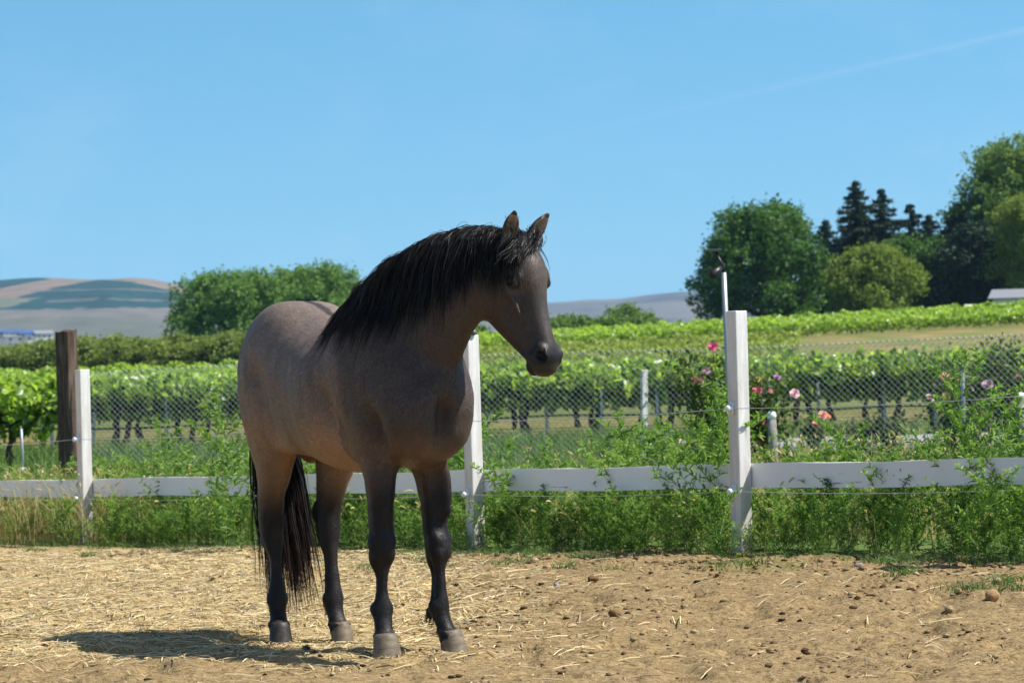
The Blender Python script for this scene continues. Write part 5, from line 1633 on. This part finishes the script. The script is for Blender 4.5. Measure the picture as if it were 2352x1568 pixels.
# single weeds that stand out
big = [weed_geometry(330 + i, h, sp, 18, 40, 0.066) for i, (h, sp) in enumerate(((1.0, 0.42), (0.82, 0.34), (0.66, 0.36)))]
bigm = []
for i, (V1, F1, sh, V2, F2) in enumerate(big):
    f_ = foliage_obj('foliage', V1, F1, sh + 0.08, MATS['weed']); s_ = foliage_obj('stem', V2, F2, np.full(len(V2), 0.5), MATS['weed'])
    bigm.append((f_.data, s_.data))
    bpy.data.objects.remove(f_); bpy.data.objects.remove(s_)
def from_px(px, Y): return (px - 1176) / 6500 * Y - 0.0227 * (840 - 1200) / 6500 * Y * 0
wlist = [(545, 19.7, 0, 1.12, 'tall feathery weed left of the hind leg, overlapping the rail'), (512, 20.2, 0, 0.95, 'bushy weed in front of the rail left of the horse'),
         (350, 23.2, 0, 1.0, 'tall weed rising above the rail between the left post and the horse'), (250, 21.6, 2, 0.62, 'low bright weed at the foot of the left white post'),
         (140, 21.8, 2, 0.6, 'small weed clump left of the left white post'),
         (1618, 16.6, 0, 1.0, 'tall dark weed touching the left side of the right white post'), (1660, 17.6, 0, 1.12, 'tallest weed behind the right white post'),
         (1600, 17.6, 1, 1.0, 'slender weed left of the right white post above the rail'), (1395, 18.6, 1, 1.05, 'arching weed above the rail under the peeling stake'),
         (1480, 18.3, 1, 1.0, 'second arching weed above the rail left of the right post'), (1135, 18.3, 2, 0.85, 'weed at the right side of the middle white post'),
         (2245, 15.85, 0, 1.12, 'large light green weed rising above the rail at the right'), (2190, 15.9, 1, 1.0, 'weed left of the large light green weed'),
         (2300, 15.7, 1, 1.1, 'weed at the right edge beside the large light green weed'), (2255, 14.5, 2, 0.75, 'weed hanging in front of the right rail'), (1900, 16.6, 1, 0.95, 'short weed above the middle of the right rail'),
         (1640, 15.55, 2, 0.62, 'low feathery weed at the foot of the right white post'), (1040, 19.6, 1, 1.2, 'dark weed between the horse and the middle post')]
for px, Y, k, sc_, lab in wlist:
    X = (px - 1176 + 0.0227 * 380) / 6500 * Y - 0.0227 * 300 / 6500 * Y
    root = empty('weed', (X, Y, float(base_height(X, Y)) - 0.02), rngw.random() * 6.28)
    root.scale = (sc_, sc_, sc_)
    for nm, me in (('foliage', bigm[k][0]), ('stem', bigm[k][1])):
        c = bpy.data.objects.new(nm, me); COL.objects.link(c); c.parent = root
    tag(root, lab, 'weed', 'tall weeds by the white fence')

# ------------------------------------------------------------------ dry grass and green grass
def blades(n_, xy, h, lean, w, seed, k=4):
    rng = np.random.default_rng(seed)
    x, y = xy.T
    z = base_height(x, y)
    P0 = np.stack([x, y, z - 0.01], 1)
    d = rng.normal(size=(n_, 3)) * (lean, lean, 0); d[:, 2] = 0
    H = (h * (0.55 + 0.75 * rng.random(n_)))[:, None, None]
    t = np.linspace(0, 1, k)[None, :, None]
    P = P0[:, None] + np.array([0, 0, 1.0]) * H * t * (1 - 0.18 * t) + d[:, None] * H * t ** 1.8
    return P
def strip_xy(n_, s0, s1, p0, p1, seed, pw=1.0):
    r = np.random.default_rng(seed)
    s = r.uniform(s0, s1, n_); p = p0 + (p1 - p0) * r.random(n_) ** pw
    return np.stack([FM[0] + FU[0] * s + FN[0] * p, FM[1] + FU[1] * s + FN[1] * p], 1)
def grass_obj(name, label, P, w, mat, seed, lo=0.2, hi=0.8, heads=0.0, cat='grass'):
    n_, k, _ = P.shape
    prof = np.interp(np.linspace(0, 1, k), [0, 0.4, 1], [1.0, 0.8, 0.1])
    W = np.tile(prof, (n_, 1)) * w
    V, F = ribbons(P, W, seed)
    r = np.random.default_rng(seed)
    sh = np.repeat(np.clip(r.uniform(lo, hi, n_)[:, None] + np.linspace(-0.15, 0.15, k)[None], 0, 1), 2, 1).reshape(-1)
    if heads > 0:
        m_ = r.random(n_) < heads
        tip, d = P[m_, -1], P[m_, -1] - P[m_, -2]
        d /= np.linalg.norm(d, axis=1, keepdims=True)
        t = np.linspace(0, 1, 5)[None, :, None]
        HP = tip[:, None] + (d[:, None] + np.array([0, 0, -0.35]) * t) * t * (0.055 + 0.03 * r.random((m_.sum(), 1, 1)))
        for q in range(2):
            V2, F2 = ribbons(HP, np.tile([0.004, 0.013, 0.014, 0.009, 0.001], (len(HP), 1)), seed + 5 + q)
            F = np.concatenate([F, F2 + len(V)]); V = np.concatenate([V, V2]); sh = np.concatenate([sh, np.full(len(V2), 0.9)])
    return tag(foliage_obj(name, V, F, sh, mat), label, cat, None, 'stuff')
P = blades(2600, strip_xy(2600, -10.0, -4.7, -0.25, 1.1, 1), 0.58, 0.30, 0, 2, 5)
grass_obj('dry_grass', 'golden dry grass under the rail at the left edge', P, 0.007, MATS['dry'], 3, 0.1, 0.9, 0.35)
P = blades(380, strip_xy(380, -4.7, 6.5, -0.15, 0.5, 4), 0.40, 0.40, 0, 5, 5)
grass_obj('foxtail_grass', 'pale foxtail heads scattered among the weeds', P, 0.005, MATS['dry'], 6, 0.2, 0.9, 0.5)
P = blades(1500, strip_xy(1500, -1.6, 2.6, 1.0, 3.2, 7), 0.62, 0.28, 0, 8, 5)
grass_obj('dry_grass', 'dry seeding grass behind the rail right of the middle post', P, 0.007, MATS['dry'], 9, 0.2, 0.9, 0.5)
P = blades(700, strip_xy(700, -9.5, -5.2, 1.0, 3.0, 10), 0.62, 0.28, 0, 11, 5)
grass_obj('dry_grass', 'dry seeding grass behind the rail at the left', P, 0.007, MATS['dry'], 12, 0.2, 0.9, 0.5)
r_ = np.random.default_rng(13)
ng = 26000
xy = np.stack([r_.uniform(-9, 9, ng), 20 + 27.5 * r_.random(ng) ** 0.8], 1)
wl2 = weed_line(xy[:, 0], xy[:, 1])
pathm = (xy[:, 0] > 2.4) & (xy[:, 1] > 37.2) & (xy[:, 1] < 43.8)
xy = xy[(wl2 > 1.2) & (np.abs(xy[:, 0] / xy[:, 1]) < 0.21) & ~pathm]
P = blades(len(xy), xy, 0.27, 0.35, 0, 14, 3)
grass_obj('grass', 'green grass between the paddock fence and the vineyard', P, 0.016, MATS['grass'], 15, 0.1, 0.9, 0.0)
# straggling green sprouts on the paddock edge
cs = strip_xy(46, -8.5, 6.5, -1.7, -0.25, 16, 0.6)
xy = (cs[r_.integers(0, 46, 3400)] + r_.normal(size=(3400, 2)) * 0.055)
xy = np.concatenate([xy, strip_xy(2600, -9.5, 6.8, -0.75, -0.10, 17, 0.5)])
P = blades(len(xy), xy, 0.055, 0.7, 0, 18, 3)
P[..., 2] += 0.004
grass_obj('grass', 'small green sprouts in the dirt along the weeds', P, 0.006, MATS['grass'], 19, 0.1, 0.8)

# ------------------------------------------------------------------ straw, clods, stones
strawm, n, l, b = new_mat('straw', rough=0.6, spec=0.3)
at = n.new('ShaderNodeAttribute'); at.attribute_name = 'Col'; l.new(at.outputs['Color'], b.inputs['Base Color'])
ns = 95000
xy = np.stack([r_.uniform(-3.9, 3.7, ns), r_.uniform(10.9, 20.5, ns)], 1)
wst = smoothstep(0.7, -0.9, xy[:, 0] + 0.7 * fbm(xy[:, 0], xy[:, 1], 0.8, 71, 3)) * smoothstep(11.5, 12.6, xy[:, 1] + 0.8 * fbm(xy[:, 0], xy[:, 1], 1.1, 75, 2))
wst = np.maximum(wst * (0.55 + 0.9 * np.maximum(0, fbm(xy[:, 0], xy[:, 1], 2.6, 81, 2) + 0.25)), 0.035) * smoothstep(0.1, -0.35, weed_line(xy[:, 0], xy[:, 1]))
xy = xy[r_.random(ns) < wst]
nk = len(xy)
a = r_.random(nk) * 6.28
L = 0.03 + 0.15 * r_.random(nk) ** 2.2
z = ground_height(xy[:, 0], xy[:, 1])
d = np.stack([np.cos(a), np.sin(a)], 1)
e1 = xy - d * L[:, None] / 2; e2 = xy + d * L[:, None] / 2
z1 = np.maximum(ground_height(e1[:, 0], e1[:, 1]), z - 0.01) + 0.003 + 0.008 * r_.random(nk); z2 = np.maximum(ground_height(e2[:, 0], e2[:, 1]), z - 0.01) + 0.003 + 0.012 * r_.random(nk) ** 2
zm = np.maximum(z, (z1 + z2) / 2) + 0.004
P = np.stack([np.column_stack([e1, z1]), np.column_stack([xy, zm]), np.column_stack([e2, z2])], 1)
V, F = ribbons(P, np.tile([0.0038, 0.0050, 0.0034], (nk, 1)), 91, side=np.array([0, 0, 1.0])[None, None] + r_.normal(size=(nk, 1, 3)) * 0.35)
o = mesh_obj('straw', V, F, strawm)
c = np.array([0.60, 0.48, 0.26]) * (0.45 + 0.75 * r_.random((nk, 1))) + r_.normal(size=(nk, 3)) * 0.02
color_attr(o.data, np.repeat(np.clip(c, 0.02, 0.9), 6, 0))
tag(o, 'loose straw littering the paddock dirt', 'straw', None, 'stuff')
bm = bmesh.new(); bmesh.ops.create_icosphere(bm, subdivisions=2, radius=1.0)
ICO = np.array([v.co[:] for v in bm.verts]); ICF = np.array([[v.index for v in f.verts] for f in bm.faces]); bm.free()
clodm, n, l, b = new_mat('clod', rough=0.95, spec=0.05)
at = n.new('ShaderNodeAttribute'); at.attribute_name = 'Col'
nz = noise_node(n, l, 90, 3, 0.6, coords(n)); rp = ramp_node(n, l, nz.outputs['Fac'], [(0.3, (0.7, 0.7, 0.7)), (0.7, (1.3, 1.3, 1.3))])
l.new(mix_node(n, l, at.outputs['Color'], rp.outputs['Color'], 1.0, 'MULTIPLY'), b.inputs['Base Color'])
bm = bmesh.new(); bmesh.ops.create_icosphere(bm, subdivisions=1, radius=1.0)
IC1 = np.array([v.co[:] for v in bm.verts]); IF1 = np.array([[v.index for v in f.verts] for f in bm.faces]); bm.free()
nc = 26000
xy = np.stack([r_.uniform(-3.8, 3.6, nc), r_.uniform(10.9, 20.5, nc)], 1)
wlc = weed_line(xy[:, 0], xy[:, 1])
lump = smoothstep(-0.1, 0.35, fbm(xy[:, 0], xy[:, 1], 1.7, 95, 3))
keep = (wlc < 0.25) & (r_.random(nc) < np.where(wlc > -0.8, 0.9, np.where(xy[:, 0] > -0.6, 0.15 + 0.75 * lump, 0.10 + 0.25 * lump)))
xy = xy[keep]; nc = len(xy)
sz = 0.0025 + 0.0135 * r_.random(nc) ** 4.0
zc = ground_height(xy[:, 0], xy[:, 1])
Rnd = 1 + 0.24 * r_.normal(size=(nc, len(IC1), 1))
Vc = IC1[None] * Rnd * sz[:, None, None] * np.array([1.35, 1.2, 0.7]) + np.column_stack([xy, zc + sz * 0.18])[:, None]
Fc = (IF1[None] + (np.arange(nc) * len(IC1))[:, None, None]).reshape(-1, 3)
o = mesh_obj('dirt_clods', Vc.reshape(-1, 3), Fc, clodm)
dk = r_.random((nc, 1))
c = np.where(dk < 0.30, np.array([[0.060, 0.038, 0.020]]), np.where(dk < 0.85, np.array([[0.20, 0.135, 0.070]]), np.array([[0.36, 0.27, 0.15]]))) * (0.7 + 0.6 * r_.random((nc, 1)))
color_attr(o.data, np.repeat(c, len(IC1), 0))
tag(o, 'crumbly dirt clods scattered over the paddock', 'clods', None, 'stuff')
stlist = [(2281, 1380, 0.046, (0.34, 0.21, 0.11), 'large brown lump of earth at the right of the paddock'), (2303, 1340, 0.026, (0.36, 0.28, 0.20), 'pale oval stone above the large brown lump'),
          (2210, 1400, 0.026, (0.36, 0.26, 0.15), 'tan clod left of the large brown lump'), (2225, 1358, 0.028, (0.33, 0.20, 0.11), 'flat brown clod left of the pale oval stone'),
          (1970, 1303, 0.030, (0.26, 0.225, 0.20), 'grey stone at the edge of the weeds, right side'), (1885, 1290, 0.022, (0.32, 0.19, 0.11), 'reddish stone left of the grey stone by the weeds'),
          (1228, 1285, 0.024, (0.40, 0.32, 0.21), 'pale yellow stone just right of the middle post'), (1276, 1338, 0.022, (0.26, 0.23, 0.22), 'small grey stone below the pale yellow stone'),
          (1362, 1337, 0.034, (0.16, 0.095, 0.05), 'dark clod in the dirt right of the front legs'), (1415, 1418, 0.034, (0.20, 0.12, 0.06), 'broad dark clod in the middle of the dirt'), (1256, 1303, 0.028, (0.36, 0.20, 0.10), 'rust brown clod near the middle post')]
for i, (px, py, r0, c, lab) in enumerate(stlist):
    yh = 840 - 0.0227 * (px - 1176)
    Y = 6500 * 1.235 / (py - yh)
    for _ in range(6):
        X = (px - 1176 - 0.0227 * (py - 784)) / 6500 * Y
        Y = 6500 * (1.235 - float(ground_height(np.array(X), np.array(Y)))) / (py - yh)
    rr = np.random.default_rng(400 + i)
    V = ICO * (1 + 0.16 * rr.normal(size=(len(ICO), 1))) * r0 * 0.75 * np.array([1.25, 1.0, 0.8])
    o = mesh_obj('stone' if 'stone' in lab else 'clod', V, ICF, clodm, smooth=True)
    color_attr(o.data, np.tile(np.array(c), (len(V), 1)))
    o.location = (X, Y, float(ground_height(np.array(X), np.array(Y))) + r0 * 0.45); o.rotation_euler = (0, 0, rr.random() * 6)
    tag(o, lab, 'stone' if 'stone' in lab else 'clod')

# ------------------------------------------------------------------ roses
PET = {}
def petal_mat(name, c):
    if name not in PET:
        m, n, l, b = new_mat('petal_' + name, c, 0.55, 0.25)
        b.inputs['Subsurface Weight'].default_value = 0.15
        PET[name] = m
    return PET[name]
def flower_mesh(seed):
    rng = np.random.default_rng(seed)
    V, F = [], []
    for ring_, (n_, R, H, op) in enumerate(((4, 0.35, 0.55, 0.25), (5, 0.65, 0.5, 0.6), (6, 1.0, 0.30, 1.0))):
        for i in range(n_):
            a = 2 * math.pi * (i + 0.5 * ring_) / n_ + rng.normal() * 0.1
            u = np.array([math.cos(a), math.sin(a), 0]); w = np.array([-math.sin(a), math.cos(a), 0]); up = np.array([0, 0, 1.0])
            b0 = len(V)
            for (rr, zz, ww) in ((0.08, -0.1, 0.12), (0.55, H * 0.55, 0.42), (0.95, H, 0.38), (1.05, H * 0.9, 0.15)):
                for sd in (-1, 0, 1):
                    V.append(u * R * rr * (0.9 if sd else 1.0) + w * sd * ww * (0.5 + R * 0.5) + up * (zz + (0.08 if sd else 0)))
            for j in range(3):
                for q in range(2):
                    F.append((b0 + j * 3 + q, b0 + j * 3 + q + 1, b0 + j * 3 + q + 4, b0 + j * 3 + q + 3))
    return np.array(V), F
FLV, FLF = flower_mesh(1)
def rose_bush(label, px, Y, w, h, z0, n_leaf, flowers, seed, hue=0.0):
    rng = np.random.default_rng(seed)
    X = (px - 1176 - 0.0227 * 150) / 6500 * Y
    root = empty('rose_bush', (X, Y, gz(X, Y)))
    m = MB(); tips = []
    for i in range(9):
        a = rng.random() * 6.28; q = rng.random() ** 0.5
        tip = np.array([math.cos(a) * w * 0.5 * q, math.sin(a) * w * 0.35 * q, h * (0.62 + 0.38 * rng.random())]); tips.append(tip)
        m.tube([(0, 0, -0.05), tip * (0.35, 0.35, 0.5), tip], [0.013, 0.009, 0.004], 5)
    m.build('stem', bark, root, True)
    tips = np.array(tips)
    k = rng.integers(0, 9, n_leaf); t = z0 + (1 - z0) * rng.random(n_leaf) ** 0.8
    P = tips[k] * t[:, None] + rng.normal(size=(n_leaf, 3)) * (w * 0.13, w * 0.10, h * 0.06)
    V, F, mm = leaves(P, 0.062, rng, 0.4, 0.7, 0.25)
    foliage_obj('foliage', V, F, np.repeat(0.3 + 0.35 * t + 0.2 * rng.normal(size=n_leaf) + hue, mm), MATS['rose'], root)
    for (fx_, fy_, r0, col, c) in flowers:
        yh = 840 - 0.0227 * (fx_ - 1176)
        wx = (fx_ - 1176 + 0.0227 * (784 - fy_) * -1 * -1) / 6500 * (Y - 0.25)
        wz = 1.235 + (yh - fy_) / 6500 * (Y - 0.25)
        f = mesh_obj('flower', FLV * r0, FLF, petal_mat(col, c), root, smooth=True)
        f.scale = (1.2, 1.2, 1.15)
        f.location = (wx - X, -0.25 + 0.1 * rng.random(), wz - root.location.z)
        f.rotation_euler = (0.75 + 0.2 * rng.normal(), 0.35 + 0.2 * rng.normal(), 0.2 * rng.normal())
        MB().tube([tips[rng.integers(0, 9)] * 0.75, np.array(f.location) * (0.9, 0.8, 0.9), np.array(f.location) - (0, 0, 0.01)], [0.006, 0.005, 0.004], 5).build('flower_stalk', bark, root, True)
    return tag(root, label, 'rose bush')
PK, HP_, PL, SA, MV, OR, YE, RD = ('pink', (0.82, 0.36, 0.46)), ('hot_pink', (0.82, 0.17, 0.27)), ('pale_pink', (0.86, 0.52, 0.54)), ('salmon', (0.80, 0.34, 0.27)), ('mauve', (0.55, 0.34, 0.42)), ('orange', (0.80, 0.25, 0.06)), ('yellow', (0.72, 0.50, 0.16)), ('purple', (0.42, 0.16, 0.40))
rose_bush('tall pink rose bush just left of the right white post', 1650, 30.8, 0.95, 1.36, 0.10, 1700, [(1601, 872, 0.055, *HP_), (1609, 878, 0.040, *PK), (1622, 852, 0.042, *PL), (1639, 797, 0.052, *HP_), (1683, 905, 0.03, *SA)], 501)
rose_bush('rose bush with red and pink blooms right of the right white post', 1760, 31.0, 0.9, 1.12, 0.15, 1000, [(1727, 905, 0.052, *HP_), (1740, 897, 0.045, *HP_), (1786, 868, 0.036, *RD) if False else (1786, 868, 0.036, *('purple', (0.42, 0.16, 0.40))), (1825, 905, 0.050, *PL), (1769, 898, 0.025, *SA), (1748, 968, 0.045, *HP_), (1742, 873, 0.035, *YE)], 502)
rose_bush('small yellow green rose bush with salmon blooms', 1872, 33.6, 0.42, 0.62, 0.25, 260, [(1890, 954, 0.050, *SA), (1899, 956, 0.045, *OR), (1873, 976, 0.040, *SA), (1872, 1002, 0.03, *YE)], 503, 0.35)
rose_bush('low dark rose bush on the pale drive', 1965, 33.8, 0.62, 0.50, 0.1, 380, [(1966, 1000, 0.032, *PK)], 504)
rose_bush('dark low rose bush right of the other low one', 2035, 33.7, 0.55, 0.62, 0.1, 360, [(2087, 990, 0.03, *MV)], 505)
rose_bush('large dark rose bush with mauve and coral blooms at the right', 2200, 33.2, 1.0, 1.25, 0.15, 1500, [(2172, 866, 0.060, *SA), (2135, 915, 0.05, *MV), (2175, 912, 0.05, *YE), (2225, 890, 0.058, *MV), (2205, 875, 0.04, *SA)], 506)
rose_bush('tall dark rose bush at the right edge with orange bloom', 2310, 33.0, 1.05, 1.38, 0.12, 1700, [(2268, 885, 0.058, *MV), (2345, 942, 0.055, *OR), (2338, 900, 0.04, *YE), (2340, 866, 0.04, *SA)], 507)
for i, (px, py, lab) in enumerate(((1449, 1024, 'white flower low behind the rail, left of the peeling stake'), (1571, 1048, 'white flower low behind the rail, near the right post'))):
    X = (px - 1176 - 0.0227 * (py - 784)) / 6500 * 24.0; yh = 840 - 0.0227 * (px - 1176)
    root = empty('white_flower', (X, 24.0, gz(X, 24.0)))
    zt = 1.235 + (yh - py) / 6500 * 24.0 - gz(X, 24.0)
    MB().tube([(0, 0, 0), (0.01, 0, zt * 0.5), (0, 0, zt)], [0.005, 0.004, 0.003], 5).build('stem', MATS['weed'], root, True)
    mesh_obj('bloom', FLV * 0.035, FLF, petal_mat('white', (0.78, 0.77, 0.72)), root, smooth=True).location = (0, 0, zt)
    tag(root, lab, 'flower')
build_horse()

# ------------------------------------------------------------------ the air
HAZE = True
hz = MB().box((0, 6500, 92), (18200, 13300, 214)).build('haze', None)
hzm = bpy.data.materials.new('haze_air'); hzm.use_nodes = True
n, l = hzm.node_tree.nodes, hzm.node_tree.links
n.clear()
vol = n.new('ShaderNodeVolumePrincipled')
vol.inputs['Color'].default_value = (0.42, 0.70, 1.0, 1)
vol.inputs['Density'].default_value = 0.00008
vol.inputs['Anisotropy'].default_value = 0.0
out = n.new('ShaderNodeOutputMaterial')
l.new(vol.outputs['Volume'], out.inputs['Volume'])
hz.data.materials.append(hzm)
tag(hz, kind='stuff')
